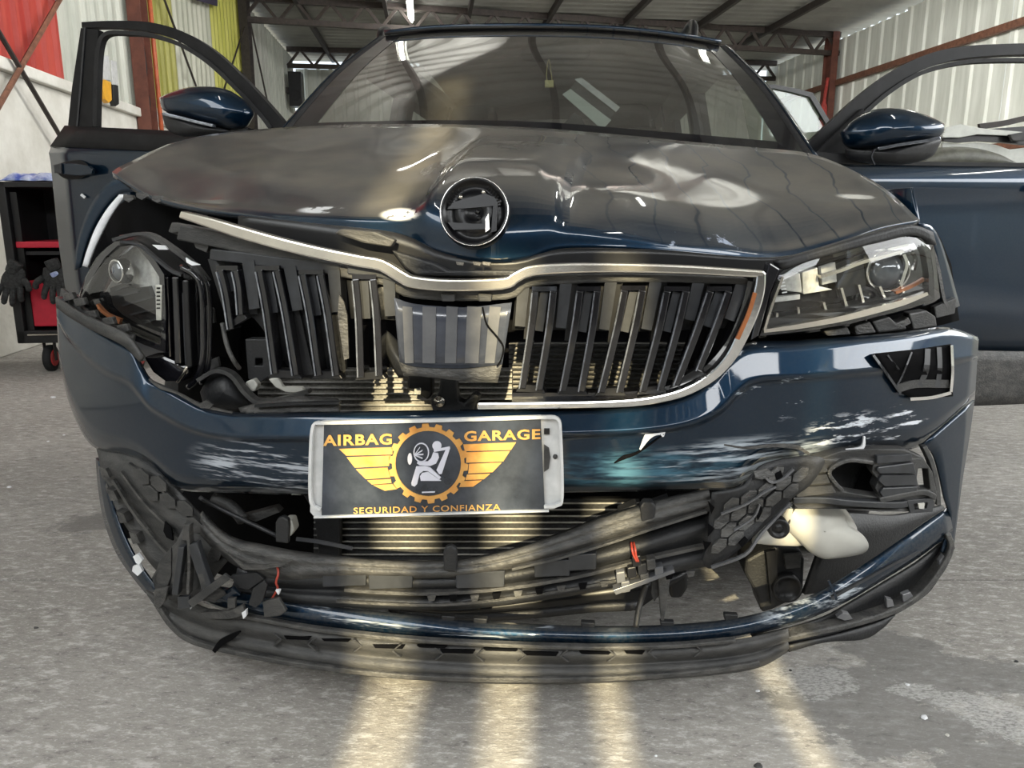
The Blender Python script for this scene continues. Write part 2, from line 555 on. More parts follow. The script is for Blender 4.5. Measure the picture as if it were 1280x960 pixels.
def strip_mb(mb, path, width, spec, thick, sm=4):
    pts = px([(p[0], p[1]) for p in path], sm if len(path) > 2 else 1)
    wd = [p[2] if len(p) > 2 else width for p in path]
    k = len(pts)
    fr_l, fr_r, bk_l, bk_r = [], [], [], []
    for i, p in enumerate(pts):
        t = (pts[min(i + 1, k - 1)] - pts[max(i - 1, 0)]).normalized()
        nrm = Vector((-t.y, t.x, 0))
        f = i / max(1, k - 1) * (len(wd) - 1)
        a = int(min(f, len(wd) - 2)) if len(wd) > 1 else 0
        hw = 0.5 * (wd[a] + (wd[min(a + 1, len(wd) - 1)] - wd[a]) * (f - a))
        A = p - nrm * hw; B = p + nrm * hw
        pa, pb = P3(A.x, A.y, spec), P3(B.x, B.y, spec)
        fr_l.append(pa); fr_r.append(pb)
        bk_l.append(pa + CR * thick); bk_r.append(pb + CR * thick)
    vs = []; fs = []
    for i in range(k):
        vs += [fr_l[i], fr_r[i], bk_r[i], bk_l[i]]
    for i in range(k - 1):
        for j in range(4):
            j2 = (j + 1) % 4
            fs.append((i * 4 + j, i * 4 + j2, i * 4 + 4 + j2, i * 4 + 4 + j))
    fs += [(0, 1, 2, 3), ((k - 1) * 4 + 3, (k - 1) * 4 + 2, (k - 1) * 4 + 1, (k - 1) * 4)]
    return mb.add(vs, fs)
def strip(name, path, width, spec, thick, m, parent, bevel=0.0, sm=4):
    return strip_mb(MB(), path, width, spec, thick, sm).obj(name, m, parent, bevel=bevel)

def pillow(name, pts, c, depth, m, parent, back=None, sm=3, spec=None, power=0.5):
    """a closed rounded body whose outline is a pixel loop: domed towards the camera, back behind"""
    loop = px(list(pts) + [pts[0]], sm)[:-1]
    cx = sum(p.x for p in loop) / len(loop); cy = sum(p.y for p in loop) / len(loop)
    back = depth if back is None else back
    f = spec or (lambda u, v: Q(u, v, c))
    rows = []
    for s in (0.02, 0.3, 0.55, 0.75, 0.9, 0.97, 1.0):
        r = []
        for p in loop:
            u = cx + (p.x - cx) * s; v = cy + (p.y - cy) * s
            q = f(u, v); d = ray(u, v)
            r.append(q - d * (depth * (1 - s * s) ** power / d.dot(CR)))
        rows.append(r)
    for s in (0.97, 0.9, 0.7, 0.4, 0.02):
        r = []
        for p in loop:
            u = cx + (p.x - cx) * s; v = cy + (p.y - cy) * s
            q = f(u, v)
            r.append(q + CR * (back * (1 - s * s) ** power))
        rows.append(r)
    return MB().grid(rows, closed=True).obj(name, m, parent, smooth=True)

def tube_px(name, pts, r, m, parent, sm=5, n=7):
    """pts: (u, v, c)"""
    P = spline([Q(*p) if not isinstance(p[2], tuple) else S(p[0], p[1], p[2][1]) for p in pts], sm)
    return MB().tube(P, r, n).obj(name, m, parent, smooth=True)
def disc_px(name, u, v, rpx, c, prof, m, parent, axis=None, n=36):
    """prof in units of the radius"""
    p = Q(u, v, c)
    k = (p - CAM).dot(Vector((0, math.cos(PITCH), -math.sin(PITCH))))
    r = rpx / FPX * k
    ax = axis or -CR
    return MB().lathe(p, ax, [(a * r, b * r) for a, b in prof], n).obj(name, m, parent, smooth=True)

# ================================================================== SETTING
def concrete():
    m = mat('concrete_floor', (0.3, 0.3, 0.3), 0.85)
    k = NT(m)
    tc = k.n('ShaderNodeTexCoord'); geo = k.n('ShaderNodeNewGeometry')
    pos = geo.outputs['Position']
    big = k.noise(pos, 0.9, 5, 0.6)
    mid = k.noise(pos, 6.0, 8, 0.7, (1, 1.8, 1))
    fine = k.noise(pos, 42.0, 8, 0.75, (0.55, 1.3, 1), (0, 0, 0.5))
    grit = k.noise(pos, 170.0, 4, 0.7, (0.6, 1.2, 1), (0, 0, 0.5))
    base = k.mix(k.ramp(big, 0.3, 0.72), (0.29, 0.272, 0.247), (0.405, 0.386, 0.356))
    base = k.mix(k.math('MULTIPLY', k.ramp(mid, 0.45, 0.72), 0.28), base, (0.20, 0.188, 0.18))
    base = k.mix(k.math('MULTIPLY', k.ramp(fine, 0.51, 0.63), 0.70), base, (0.62, 0.605, 0.585))
    base = k.mix(k.math('MULTIPLY', k.ramp(fine, 0.47, 0.34), 0.65), base, (0.12, 0.112, 0.108))
    base = k.mix(k.math('MULTIPLY', k.ramp(grit, 0.55, 0.66), 0.55), base, (0.66, 0.64, 0.61))
    edge = k.noise(pos, 11.0, 8, 0.75, (1, 1.4, 1))
    wet = None
    for (u, v, rx, ry) in ((1080, 862, .16, .10), (1150, 912, .17, .09), (1030, 880, .10, .10), (1200, 845, .20, .08), (112, 655, .10, .075), (1245, 950, .13, .06), (1110, 812, .12, .08)):
        c = G(u, v)
        d = k.blob(pos, tuple(c), (rx, ry, 1))
        d = k.math('ADD', d, k.math('MULTIPLY', k.math('SUBTRACT', edge, 0.5), 3.4))
        f = k.ramp(d, 1.0, 0.86)
        wet = f if wet is None else k.math('MAXIMUM', wet, f)
    base = k.mix(k.math('MULTIPLY', wet, 0.58), base, (0.13, 0.128, 0.125))
    wht = None
    for (u, v, rx, ry) in ((1235, 885, .10, .05), (1140, 862, .05, .03), (1262, 905, .07, .05), (1015, 850, .10, .05)):
        c = G(u, v)
        d = k.math('ADD', k.blob(pos, tuple(c), (rx, ry, 1)), k.math('MULTIPLY', k.math('SUBTRACT', edge, 0.5), 4.0))
        f = k.ramp(d, 1.0, 0.8)
        wht = f if wht is None else k.math('MAXIMUM', wht, f)
    base = k.mix(k.math('MULTIPLY', k.math('MULTIPLY', wht, k.ramp(grit, .35, .6)), 0.6), base, (0.62, 0.61, 0.59))
    k.l(base, k.b.inputs['Base Color'])
    k.l(k.math('SUBTRACT', 0.86, k.math('MULTIPLY', wet, 0.25)), k.b.inputs['Roughness'])
    bp = k.n('ShaderNodeBump', Strength=0.55, Distance=0.006)
    k.l(k.math('ADD', k.math('MULTIPLY', fine, 0.7), k.math('MULTIPLY', grit, 0.4)), bp.inputs['Height'])
    k.l(bp.outputs[0], k.b.inputs['Normal'])
    return m
M['concrete'] = concrete()
M['plaster'] = mat('whitewashed_block', (0.60, 0.585, 0.53), 0.9, col2=(0.76, 0.75, 0.70), vscale=3.5, bump=0.5, bscale=18)
M['steel_brown'] = mat('red_oxide_steel', (0.10, 0.032, 0.022), 0.6, col2=(0.16, 0.055, 0.035), vscale=9)
M['steel_truss'] = mat('truss_paint', (0.055, 0.042, 0.036), 0.6, var=0.3)
M['steel_dark'] = mat('dark_steel', (0.035, 0.028, 0.025), 0.6, var=0.3)
M['steel_rust'] = mat('rusty_rail', (0.17, 0.075, 0.045), 0.7, var=0.3)
def sheet_mat(name, a, b):
    return mat(name, a, 0.55, col2=b, vscale=2.2, stretch=(1, 3.0, 0.35))
M['sheet_red'] = sheet_mat('red_sheet', (0.33, 0.028, 0.022), (0.46, 0.07, 0.05))
M['sheet_white'] = sheet_mat('white_sheet', (0.40, 0.42, 0.37), (0.58, 0.59, 0.53))
M['sheet_olive'] = sheet_mat('olive_sheet', (0.30, 0.29, 0.055), (0.44, 0.42, 0.12))
M['sheet_pale'] = sheet_mat('pale_sheet', (0.46, 0.47, 0.38), (0.62, 0.62, 0.52))
M['sheet_yellow'] = sheet_mat('yellow_sheet', (0.48, 0.48, 0.07), (0.62, 0.60, 0.15))
M['sheet_grey'] = sheet_mat('grey_sheet', (0.34, 0.35, 0.31), (0.48, 0.48, 0.44))
M['sheet_right'] = sheet_mat('white_wall_sheet', (0.64, 0.66, 0.59), (0.82, 0.84, 0.77))
M['roof_metal'] = mat('roof_zinc', (0.30, 0.30, 0.28), 0.5, 0.2, col2=(0.42, 0.42, 0.39), vscale=1.3)
M['tube'] = mat('tube_light', (1, 1, 1), 0.4, emit=(1.0, 0.98, 0.93), estr=30)

# floor: cast slabs with open joints
floor_bed = struct(MB().box((-9, -6, -0.35), (12, 22, -0.12)).obj('floor', mat('floor_bed', (0.10, 0.095, 0.09), 0.9, var=0.2)))
ys = [-6, -2.3, 1.735, 4.75, 7.8, 10.9, 14, 17.5, 22]
for a, b in zip(ys, ys[1:]):
    MB().box((-9, a + 0.004, -0.12), (12, b - 0.004, 0)).obj('slab', M['concrete'], floor_bed)

def corrugated(mb, f, s0, s1, h0, h1, pitch, depth, shape='trap'):
    """f(s, h, d) -> point"""
    prof = []
    n = max(1, int(round((s1 - s0) / pitch)))
    pt = (s1 - s0) / n
    for i in range(n):
        b = s0 + i * pt
        if shape == 'trap':
            prof += [(b, 0), (b + pt * 0.62, 0), (b + pt * 0.70, depth), (b + pt * 0.92, depth)]
        else:
            prof += [(b + pt * k / 6, depth * 0.5 * (1 - math.cos(2 * math.pi * k / 6))) for k in range(6)]
    prof.append((s1, 0))
    return mb.grid([[f(s, h, d) for s, d in prof] for h in (h0, h1)])

# left wall: whitewashed block below, coloured sheets above
wl = MB()
wl.box((PL - 0.22, QF, 0), (PL - 0.02, QB + 0.6, 1.78), RW)
wl.box((PL - 0.22, QF, 1.78), (PL + 0.03, QB + 0.6, 1.86), RW)
wall_left = struct(wl.obj('wall_left', M['plaster'], bevel=0.01))
segs = [(-4.0, -1.5, 'sheet_grey'), (-1.5, 1.2, 'sheet_white'), (1.2, 3.8, 'sheet_white'), (3.8, 6.45, 'sheet_red'), (6.45, 7.96, 'sheet_white'), (7.96, 9.26, 'sheet_olive'), (9.26, 10.83, 'sheet_pale'),
        (10.83, 12.50, 'sheet_yellow'), (12.50, 14.5, 'sheet_grey'), (14.5, 17.1, 'sheet_white')]
for a, b, mm in segs:
    corrugated(MB(), lambda s, h, d: RW(PL - 0.05 + d, s, h), a - 0.002, b + 0.002, 1.86, 4.03, 0.19, 0.028).obj('cladding_sheet', M[mm], wall_left, solid=0.003)
def column(q, wdt=0.16, p=PL + 0.05, side=1, m='steel_brown'):
    mb = MB()
    mb.box((p - 0.06, q - wdt / 2, 0), (p + 0.06, q - wdt / 2 + 0.012, 4.1), RW)
    mb.box((p - 0.06, q + wdt / 2 - 0.012, 0), (p + 0.06, q + wdt / 2, 4.1), RW)
    mb.box((p - 0.006, q - wdt / 2 + 0.012, 0), (p + 0.006, q + wdt / 2 - 0.012, 4.1), RW)
    return struct(mb.obj('steel_column', M[m]))
column(7.95, 0.20); column(12.5, 0.26, m='steel_dark'); column(3.2, 0.26)
column(14.1, 0.30, p=PR - 0.14)
column(8.6, 0.30, p=PR - 0.14)

# right wall: white sheets with a rail
wr = MB()
wr.box((PR + 0.02, QF, 0), (PR + 0.12, QB + 0.6, 0.35), RW)
wall_right = struct(wr.obj('wall_right', M['plaster']))
a = QF
while a < QB + 0.5:
    b = min(a + 1.15, QB + 0.6)
    corrugated(MB(), lambda s, h, d: RW(PR + 0.02 - d, s, h), a + 0.006, b - 0.006, 0.35, 4.00 + random.uniform(-0.03, 0.02), 0.383, 0.028).obj('cladding_sheet', M['sheet_right'], wall_right, solid=0.003)
    a = b
for z in (3.22, 1.75):
    MB().box((PR - 0.10, QF, z - 0.045), (PR - 0.02, QB + 0.5, z + 0.045), RW).obj('rail', M['steel_rust'], wall_right)

# back wall
bk = MB(); bk.box((PL - 0.2, QB + 0.62, 0), (PR + 0.2, QB + 0.8, 0.6), RW)
wall_back = struct(bk.obj('wall_back', M['plaster']))
a = PL
i = 0
while a < PR - 0.05:
    b = min(a + 1.26, PR)
    corrugated(MB(), lambda s, h, d: RW(s, QB + 0.66 - d, h), a - 0.004, b + 0.004, 0.6, 3.85, 0.25, 0.03).obj('cladding_sheet', M['sheet_white'], wall_back, solid=0.003)
    a = b; i += 1

# front gate behind the photographer: boards with a few open joints that let sun through
gate = struct(MB().box((PL, QF - 0.08, 4.0), (PR, QF + 0.02, 4.06), RW).obj('door_1', M['steel_dark']))
slits = [(-0.369, 0.098, 4.05), (-0.156, 0.075, 2.95), (0.032, 0.046, 2.95), (0.357, 0.032, 2.95)]
edges = []
x = -2.5
for c, wd, top_ in slits:
    edges.append((x, c - wd / 2)); x = c + wd / 2
    if top_ < 4:
        MB().box8([Vector((xx, yy + 0.104 * xx, zz)) for zz in (top_, 4.05) for xx, yy in ((c - wd / 2, QF - 0.04), (c + wd / 2, QF - 0.04), (c + wd / 2, QF + 0.01), (c - wd / 2, QF + 0.01))]).obj('gate_board', M['gate_grey'], gate)
edges.append((x, 7.6))
edges.insert(0, (-3.6, -2.5))
for a, b in edges:
    k = max(1, int((b - a) / 1.4))
    for j in range(k):
        a2, b2 = a + (b - a) * j / k, a + (b - a) * (j + 1) / k
        mb = MB()
        mb.box8([Vector((xx, yy + 0.104 * xx, zz)) for zz in (0.0, 4.05) for xx, yy in ((a2, QF - 0.03), (b2, QF - 0.03), (b2, QF + 0.0), (a2, QF + 0.0))])
        mb.obj('gate_board', M['gate_grey'], gate)

# roof
ceiling = struct(MB().box((PL - 0.3, QF - 0.4, ROOF + 0.03), (PR + 0.3, QB + 0.9, ROOF + 0.07), RW).obj('ceiling', M['roof_metal']))
a = QF - 0.3
while a < QB + 0.8:
    b = a + 1.0
    corrugated(MB(), lambda s, h, d: RW(h, s, ROOF - 0.16 + d), a, b - 0.004, PL - 0.3, PR + 0.3, 0.25, 0.055, 'sine').obj('roof_sheet', M['roof_metal'], ceiling, smooth=False)
    a = b
for p in (-1.9, -0.6, 0.7, 2.0, 3.3, 4.6, 5.9):
    MB().box((p - 0.03, QF, ROOF - 0.27), (p + 0.03, QB + 0.6, ROOF - 0.17), RW).obj('purlin', M['steel_dark'], ceiling)

def truss(n, ql, qr, zb, zt, zb2, zt2, mm='steel_truss'):
    def f(t, z):
        p = PL + (PR - PL) * t
        return RW(p, ql + (qr - ql) * t, z)
    base = MB()
    def bar(mb, a, b, h):
        d = Vector(RA) * h
        u = (b - a).normalized()
        s = u.cross(RA).normalized() * h
        return mb.box8([a - d - s, a + d - s, b + d - s, b - d - s, a - d + s, a + d + s, b + d + s, b - d + s])
    bar(base, f(0, zt), f(1, zt2), 0.045)
    o = struct(base.obj('trim_%d' % n, M[mm]))
    bar(MB(), f(0, zb), f(1, zb2), 0.04).obj('bottom_chord', M[mm], o)
    K = 40
    for i in range(K):
        t0, t1 = i / K, (i + 1) / K
        za = zb + (zb2 - zb) * t0; zc = zt + (zt2 - zt) * t1
        if i % 2: za, zc = zt + (zt2 - zt) * t0, zb + (zb2 - zb) * t1
        bar(MB(), f(t0, za), f(t1, zc), 0.022).obj('web_bar', M[mm], o)
truss(1, 12.6, 14.1, 3.72, 4.02, 3.74, 4.05)
truss(2, 16.3, 16.7, 3.74, 4.04, 3.74, 4.04)
truss(3, 7.4, 8.6, 3.80, 4.10, 3.80, 4.10)
truss(4, 3.0, 3.6, 3.80, 4.10, 3.80, 4.10)
# diagonal wind braces on the left wall
def wallL(u, v, p=PL + 0.06):
    return plane_hit(u, v, RB * p, RB)
def brace(n, a, b, r, mm):
    A, B = wallL(*a), wallL(*b)
    o = struct(MB().tube([A, B], r, 6).obj('trim_%d' % n, M[mm]))
brace(5, (-90, -110), (150, 297), 0.016, 'steel_dark')
brace(6, (125, -89), (-110, 322), 0.018, 'steel_rust')
brace(7, (180, -70), (280, 203), 0.012, 'steel_dark')
brace(8, (310, 20), (258, 179), 0.012, 'steel_dark')
brace(9, (310, 15), (352, 209), 0.014, 'steel_dark')

# tube lamps under the roof
def lamp(p, q, label, ln=1.2):
    t = thing('tube_lamp', label, 'lamp', RW(p, q, 3.93), 'fluorescent tube lamps under the roof')
    MB().box((p - 0.05, q - ln / 2, 3.98), (p + 0.05, q + ln / 2, 4.03), RW).obj('lamp_body', M['sheet_white'], t)
    MB().tube([RW(p, q - ln / 2 + 0.03, 3.955), RW(p, q + ln / 2 - 0.03, 3.955)], 0.020, 8).obj('tube', M['tube'], t)
    for e in (-1, 1):
        MB().tube([RW(p, q + e * (ln / 2 - .1), 4.03), RW(p, q + e * (ln / 2 - .1), ROOF - 0.12)], 0.006, 5).obj('hanger', M['steel_dark'], t)
lamp(-0.22, 12.7, 'lit white tube lamp hanging above the car roof', 1.7)
for p, q in ((2.6, 6.2), (-0.6, 6.2), (5.0, 6.2), (2.4, 1.6), (-1.2, 1.6), (5.2, 1.6)):
    lamp(p, q, 'lit tube lamp under the roof %s, %s' % ('above the parked car' if q > 5 else 'over the open floor', 'by the left wall' if p < 0 else 'by the right wall' if p > 4 else 'in the middle of the hall'))

# ================================================================== THE CAR
car = thing('car', 'dark blue car with a smashed front bumper and both front doors open', 'car', CARBASE)
def carbox(l0, l1, c0, c1, z0, z1):
    return MB().box((l0, c0, z0), (l1, c1, z1), W)

# ---------------------------------------------------------------- hood
HC = [
 [(140,215,.50),(148,209,.53),(165,201,.60),(185,191,.70),(210,180,.80)],
 [(185,243,.42),(195,233,.45),(210,215,.56),(235,192,.72),(262,168,.90)],
 [(250,260,.34),(262,248,.37),(285,222,.50),(315,190,.72),(355,159,.98)],
 [(325,271,.27),(335,257,.30),(352,229,.42),(380,193,.70),(425,156,1.0)],
 [(410,284,.20),(416,266,.22),(428,237,.34),(450,196,.66),(495,155,1.02)],
 [(490,292,.15),(494,268,.17),(500,236,.30),(520,199,.65),(550,155,1.02)],
 [(530,312,.11),(536,262,.13),(547,224,.28),(565,190,.65),(590,156,1.02)],
 [(600,327,.09),(600,275,.11),(605,222,.28),(615,188,.65),(635,158,1.02)],
 [(655,326,.10),(658,275,.12),(662,228,.28),(675,190,.65),(690,161,1.02)],
 [(700,311,.12),(702,277,.14),(703,242,.28),(715,201,.65),(735,165,1.02)],
 [(790,311,.17),(790,287,.19),(790,248,.32),(795,207,.66),(805,171,1.01)],
 [(880,318,.24),(878,298,.26),(872,262,.38),(868,216,.68),(872,178,.99)],
 [(970,325,.33),(962,306,.35),(948,270,.45),(940,228,.70),(940,184,.97)],
 [(1050,303,.41),(1040,290,.43),(1022,262,.52),(1008,228,.72),(1003,190,.92)],
 [(1100,285,.47),(1090,276,.49),(1075,255,.56),(1060,235,.68),(1045,203,.84)],
 [(1150,275,.52),(1142,268,.54),(1128,254,.58),(1112,240,.65),(1092,226,.74)],
]
hrows = [[Q(*HC[j][i]) for j in range(len(HC))] for i in range(5)]
hg = smooth_grid(hrows, 7, 8)
def sst(a, b, x):
    t = min(1, max(0, (x - a) / (b - a)))
    return t * t * (3 - 2 * t)
for ri, r in enumerate(hg):
    for ci, p in enumerate(r):
        jc = ci / 7.0; q = ri / 8.0
        left = 5.55 + .30 * q; right = 8.85 + .12 * q
        m_ = sst(left - .22, left + .22, jc) * (1 - sst(right - .16, right + .16, jc))
        p.z += .016 * m_ * sst(.3, 1.6, q) * (1 - sst(2.8, 3.9, q))
        # pressed dents near the broken left corner and along the nose
        for (jd, qd, rj, rq, dz) in ((1.6, 1.2, 1.0, .9, -.016), (3.2, 1.4, .8, .6, -.010), (12.6, 1.3, 1.2, .7, -.010), (10.6, .9, .8, .5, -.006), (2.4, 2.3, .6, .6, .008)):
            d2 = ((jc - jd) / rj) ** 2 + ((q - qd) / rq) ** 2
            p.z += dz * math.exp(-d2 * 1.6)
hood = MB().grid(hg).obj('hood', M['hood_paint'], car, smooth=True, solid=0.012, offset=-1)
hood['label'] = 'dusty buckled hood with chipped front edge'
# torn metal lip and filler chips along the broken edge
for pts in ([(604,268),(622,258),(640,257)],):
    pass
# badge
EM = Q(593, 265, 0.085)
emax = (-CR * 0.97 + Vector((0, 0, 0.22))).normalized()
emb = disc_px('badge_recess', 593, 265, 43, 0.085, [(0.0, -.10), (0.25, -.10), (0.26, -.05), (0.6, -.05), (0.62, -.12), (0.86, -.10), (0.9, 0.05), (1.0, 0.08), (1.03, -0.02), (1.03, -0.4), (0.0, -0.4)], M['badge'], car, emax)
emb['label'] = 'round black badge recess with its emblem missing'
k_ = 43 / FPX * (EM - CAM).dot(Vector((0, math.cos(PITCH), -math.sin(PITCH))))
ex = CL; ey = emax.cross(ex).normalized()
if ey.z < 0: ey = -ey
def epos(a, b, h=0.0): return EM + ex * (a * k_) + ey * (b * k_) + emax * (h * k_)
ring = [epos(math.cos(t) * 0.99, math.sin(t) * 0.99, 0.08) for t in [i * math.pi / 24 for i in range(49)]]
MB().tube(ring, 0.0010, 6, caps=False).obj('badge_ring', M['chrome'], emb, smooth=True)
for a, b in ((-.42, .46), (.25, .60), (.13, -.16), (.08, .02)):
    MB().lathe(epos(a, b, -.1), emax, [(0, .0040), (.0018, .0036), (.0036, .0022), (.0046, 0), (.0046, -.004)], 12).obj('stud', M['chrome_dusty'] if b > 0.3 else M['badge'], emb, smooth=True)
for i in range(22):
    a = math.radians(20 + 140 * i / 21)
    if 60 < math.degrees(a) < 118: continue
    p0, p1 = epos(.72 * math.cos(a), .72 * math.sin(a), -.02), epos(.84 * math.cos(a), .84 * math.sin(a), -.0)
    MB().tube([p0, p1], 0.0011, 5).obj('tooth', M['badge'], emb)
def epoly(pts, m, nm, h=-.02):
    mb = MB(); n = len(pts)
    mb.add([epos(a, b, h) for a, b in pts] + [epos(a, b, h - .1) for a, b in pts], [tuple(range(n))] + [(i, (i + 1) % n, n + (i + 1) % n, n + i) for i in range(n)])
    return mb.obj(nm, m, emb)
epoly([(-.8, .1), (-.6, .3), (.3, .55), (.78, .33), (.75, .2), (.1, .14), (-.5, .1)], M['badge'], 'bracket_plate')
epoly([(.55, .25), (.68, .28), (.66, -.55), (.5, -.6)], M['badge'], 'bracket_rib', .02)
epoly([(.33, -.2), (.42, -.05), (.46, -.5), (.34, -.6)], M['chrome_dusty'], 'bright_chip', .03)
epoly([(-.78, -.3), (.4, -.36), (.3, -.5), (-.6, -.52)], M['badge'], 'bracket_bar', .0)

# ---------------------------------------------------------------- windshield, pillars, roof
wb = [Q(*p) for p in ((352,172,1.20),(450,170,1.12),(560,169,1.07),(682,172,1.06),(800,182,1.07),(920,192,1.11),(1012,199,1.20))]
wt = [Q(*p) for p in ((482,45,1.86),(545,39,1.81),(612,37,1.775),(690,37,1.765),(768,40,1.78),(838,47,1.81),(900,57,1.86))]
wm = [(a * 0.5 + b * 0.5) + Vector((0, 0, 0.02)) - CR * 0.012 for a, b in zip(wb, wt)]
wg = smooth_grid([wb, wm, wt], 6, 8)
ws = MB().grid(wg).obj('windshield', M['windshield'], car, smooth=True)
ws['label'] = 'dusty windshield glass'
def lerp_rows(g, t0, t1, n=3):
    out = []
    R = len(g) - 1
    for i in range(n):
        f = (t0 + (t1 - t0) * i / (n - 1)) * R
        a = min(int(f), R - 1)
        out.append([p.lerp(q, f - a) - CR * 0.003 for p, q in zip(g[a], g[a + 1])])
    return out
MB().grid(lerp_rows(wg, 0.0, 0.10)).obj('glass_border', M['gloss_black'], ws)
MB().grid(lerp_rows(wg, 0.975, 1.0)).obj('glass_border', M['gloss_black'], ws)
nc = len(wg[0])
for lo, hi in ((0, 2), (nc - 3, nc - 1)):
    MB().grid([[r[lo] - CR * .003, r[hi] - CR * .003] for r in wg]).obj('glass_border', M['gloss_black'], ws)
# A pillars: black seal inside, painted outside
for sgn, nm in ((-1, 'a_pillar'), (1, 'a_pillar')):
    e = [r[0] if sgn < 0 else r[-1] for r in wg]
    inn = [p + CL * (-sgn * 0.004) - CR * 0.006 for p in e]
    mid = [p + CL * (sgn * 0.016) - CR * 0.008 for p in e]
    out = [p + CL * (sgn * 0.040) + CR * 0.03 for p in e]
    bk2 = [p + CL * (sgn * 0.03) + CR * 0.10 for p in e]
    bk3 = [p + CL * (-sgn * 0.01) + CR * 0.05 for p in e]
    ap = MB().grid([mid, out, bk2, bk3]).obj(nm, M['paint'], car, smooth=True, solid=0.003)
    MB().grid([inn, mid, [p + CR * 0.02 for p in mid]]).obj('seal', M['rubber'], ap, smooth=True, solid=0.004)
# roof
rt0 = [p + CR * 0.002 + Vector((0, 0, 0.003)) for p in wg[-1]]
rt1 = [p + CR * 0.05 + Vector((0, 0, 0.016)) for p in rt0]
rt2 = [p + CR * 0.7 + Vector((0, 0, 0.035)) for p in rt1]
rt3 = [W(lat(p) * 0.97, 3.85, 1.50) for p in rt1]
roof = MB().grid(smooth_grid([rt0, rt1, rt2, rt3], 1, 6)).obj('roof', M['hood_paint'], car, smooth=True, solid=0.006, offset=-1)
hl = MB().grid([[p + CR * .1 - Vector((0, 0, .03)) for p in rt1], [p - Vector((0, 0, .03)) for p in rt2], [p - Vector((0, 0, .04)) for p in rt3]]).obj('roof_lining', M['liner'], roof)
for s in (-1, 1):
    pts = spline([W(s * .60 - .03, 1.98, 1.50), W(s * .61 - .03, 2.08, 1.595), W(s * .61 - .03, 2.4, 1.62), W(s * .60 - .03, 3.4, 1.60), W(s * .6 - .03, 3.7, 1.52)], 6)
    MB().tube(pts, 0.016, 8).obj('roof_rail', M['satin_black'], car, smooth=True)
# raised tailgate behind the roof
tg = [[W(l, 3.92 + 0.75 * t, 1.52 + 0.66 * t - 0.12 * (l / .62) ** 2 + 0.10 * math.sin(math.pi * t)) for l in [(-.62 + 1.24 * i / 14) for i in range(15)]] for t in [j / 8 for j in range(9)]]
tail = MB().grid(tg).obj('tailgate', M['paint'], car, smooth=True, solid=0.04)
tail['label'] = 'raised tailgate seen over the roof'
MB().tube([W(-.5, 4.0, 1.45), W(-.52, 4.5, 1.85)], 0.012, 6).obj('gas_strut', M['satin_black'], tail)
MB().tube([W(.5, 4.0, 1.45), W(.52, 4.5, 1.85)], 0.012, 6).obj('gas_strut', M['satin_black'], tail)

# ---------------------------------------------------------------- body shell behind the doors
for s in (-1, 1):
    def prof(c):   # half width at sill / waist
        return 0.90 - 0.03 * max(0, c - 3.2)
    rows = []
    for z, dx in ((0.22, -0.06), (0.42, 0.0), (0.75, 0.015), (0.98, 0.0), (1.06, -0.03)):
        rows.append([W(s * (prof(c) + dx), c, z) for c in (2.42, 2.8, 3.2, 3.6, 4.0, 4.25)])
    bs = MB().grid(rows).obj('body_side', M['paint'], car, smooth=True, solid=0.03)
    carbox(min(s * .70, s * .86), max(s * .70, s * .86), 1.30, 3.7, 0.18, 0.36).obj('door_sill', M['paint'], car, bevel=0.02)
    for (c0, c1, tl) in ((2.38, 2.50, .60), (3.35, 3.45, .59), (3.95, 4.12, .57)):
        nm = 'pillar'
        MB().box8([W(s * .84, c0, 0.3), W(s * .88, c0, 0.3), W(s * .88, c1 + .06, 0.3), W(s * .84, c1 + .06, 0.3),
                   W(s * (tl), c0 + .08, 1.50), W(s * (tl + .05), c0 + .08, 1.50), W(s * (tl + .05), c1 + .08, 1.50), W(s * tl, c1 + .08, 1.50)]).obj(nm, M['satin_black'], car)
    MB().tube(spline([Q(482 if s < 0 else 900, 47 if s < 0 else 59, 1.90) - Vector((0, 0, .03)), W(s * .62, 2.5, 1.50), W(s * .61, 3.3, 1.51), W(s * .58, 4.0, 1.48)], 4), 0.03, 6).obj('roof_frame', M['satin_black'], car, smooth=True)
for s in (-1, 1):       # dark inner trim round the rear side windows
    def sp_(c, z, dl): return W(s * (.76 - .12 * max(0, (z - .95) / .55) + dl), c, z)
    for nm, c0, c1 in (('cabin_trim', 2.40, 2.64), ('cabin_trim', 3.28, 3.46), ('cabin_trim', 3.86, 4.10)):
        MB().box8([sp_(c0, .9, 0), sp_(c1, .9, 0), sp_(c1, .9, .03), sp_(c0, .9, .03), sp_(c0 + .05, 1.46, 0), sp_(c1 + .05, 1.46, 0), sp_(c1 + .05, 1.46, .03), sp_(c0 + .05, 1.46, .03)]).obj(nm, M['dash'], car)
    MB().box8([sp_(2.40, .55, 0), sp_(4.1, .55, 0), sp_(4.1, .55, .03), sp_(2.40, .55, .03), sp_(2.40, 1.0, 0), sp_(4.1, 1.02, 0), sp_(4.1, 1.02, .03), sp_(2.40, 1.0, .03)]).obj('cabin_trim', M['dash'], car)
    MB().box8([sp_(2.0, 1.40, -.04), sp_(4.1, 1.38, -.04), sp_(4.1, 1.38, .03), sp_(2.0, 1.40, .03), sp_(2.0, 1.50, -.04), sp_(4.1, 1.48, -.04), sp_(4.1, 1.48, .03), sp_(2.0, 1.50, .03)]).obj('cabin_trim', M['liner'], car)
hf = MB()
hf.box((-.72, 4.02, .95), (-.50, 4.08, 1.48), W); hf.obj('hatch_frame', M['dash'], car)
MB().box((.50, 4.02, .95), (.72, 4.08, 1.48), W).obj('hatch_frame', M['dash'], car)
MB().box((-.50, 4.02, 1.36), (.50, 4.08, 1.48), W).obj('hatch_frame', M['liner'], car)
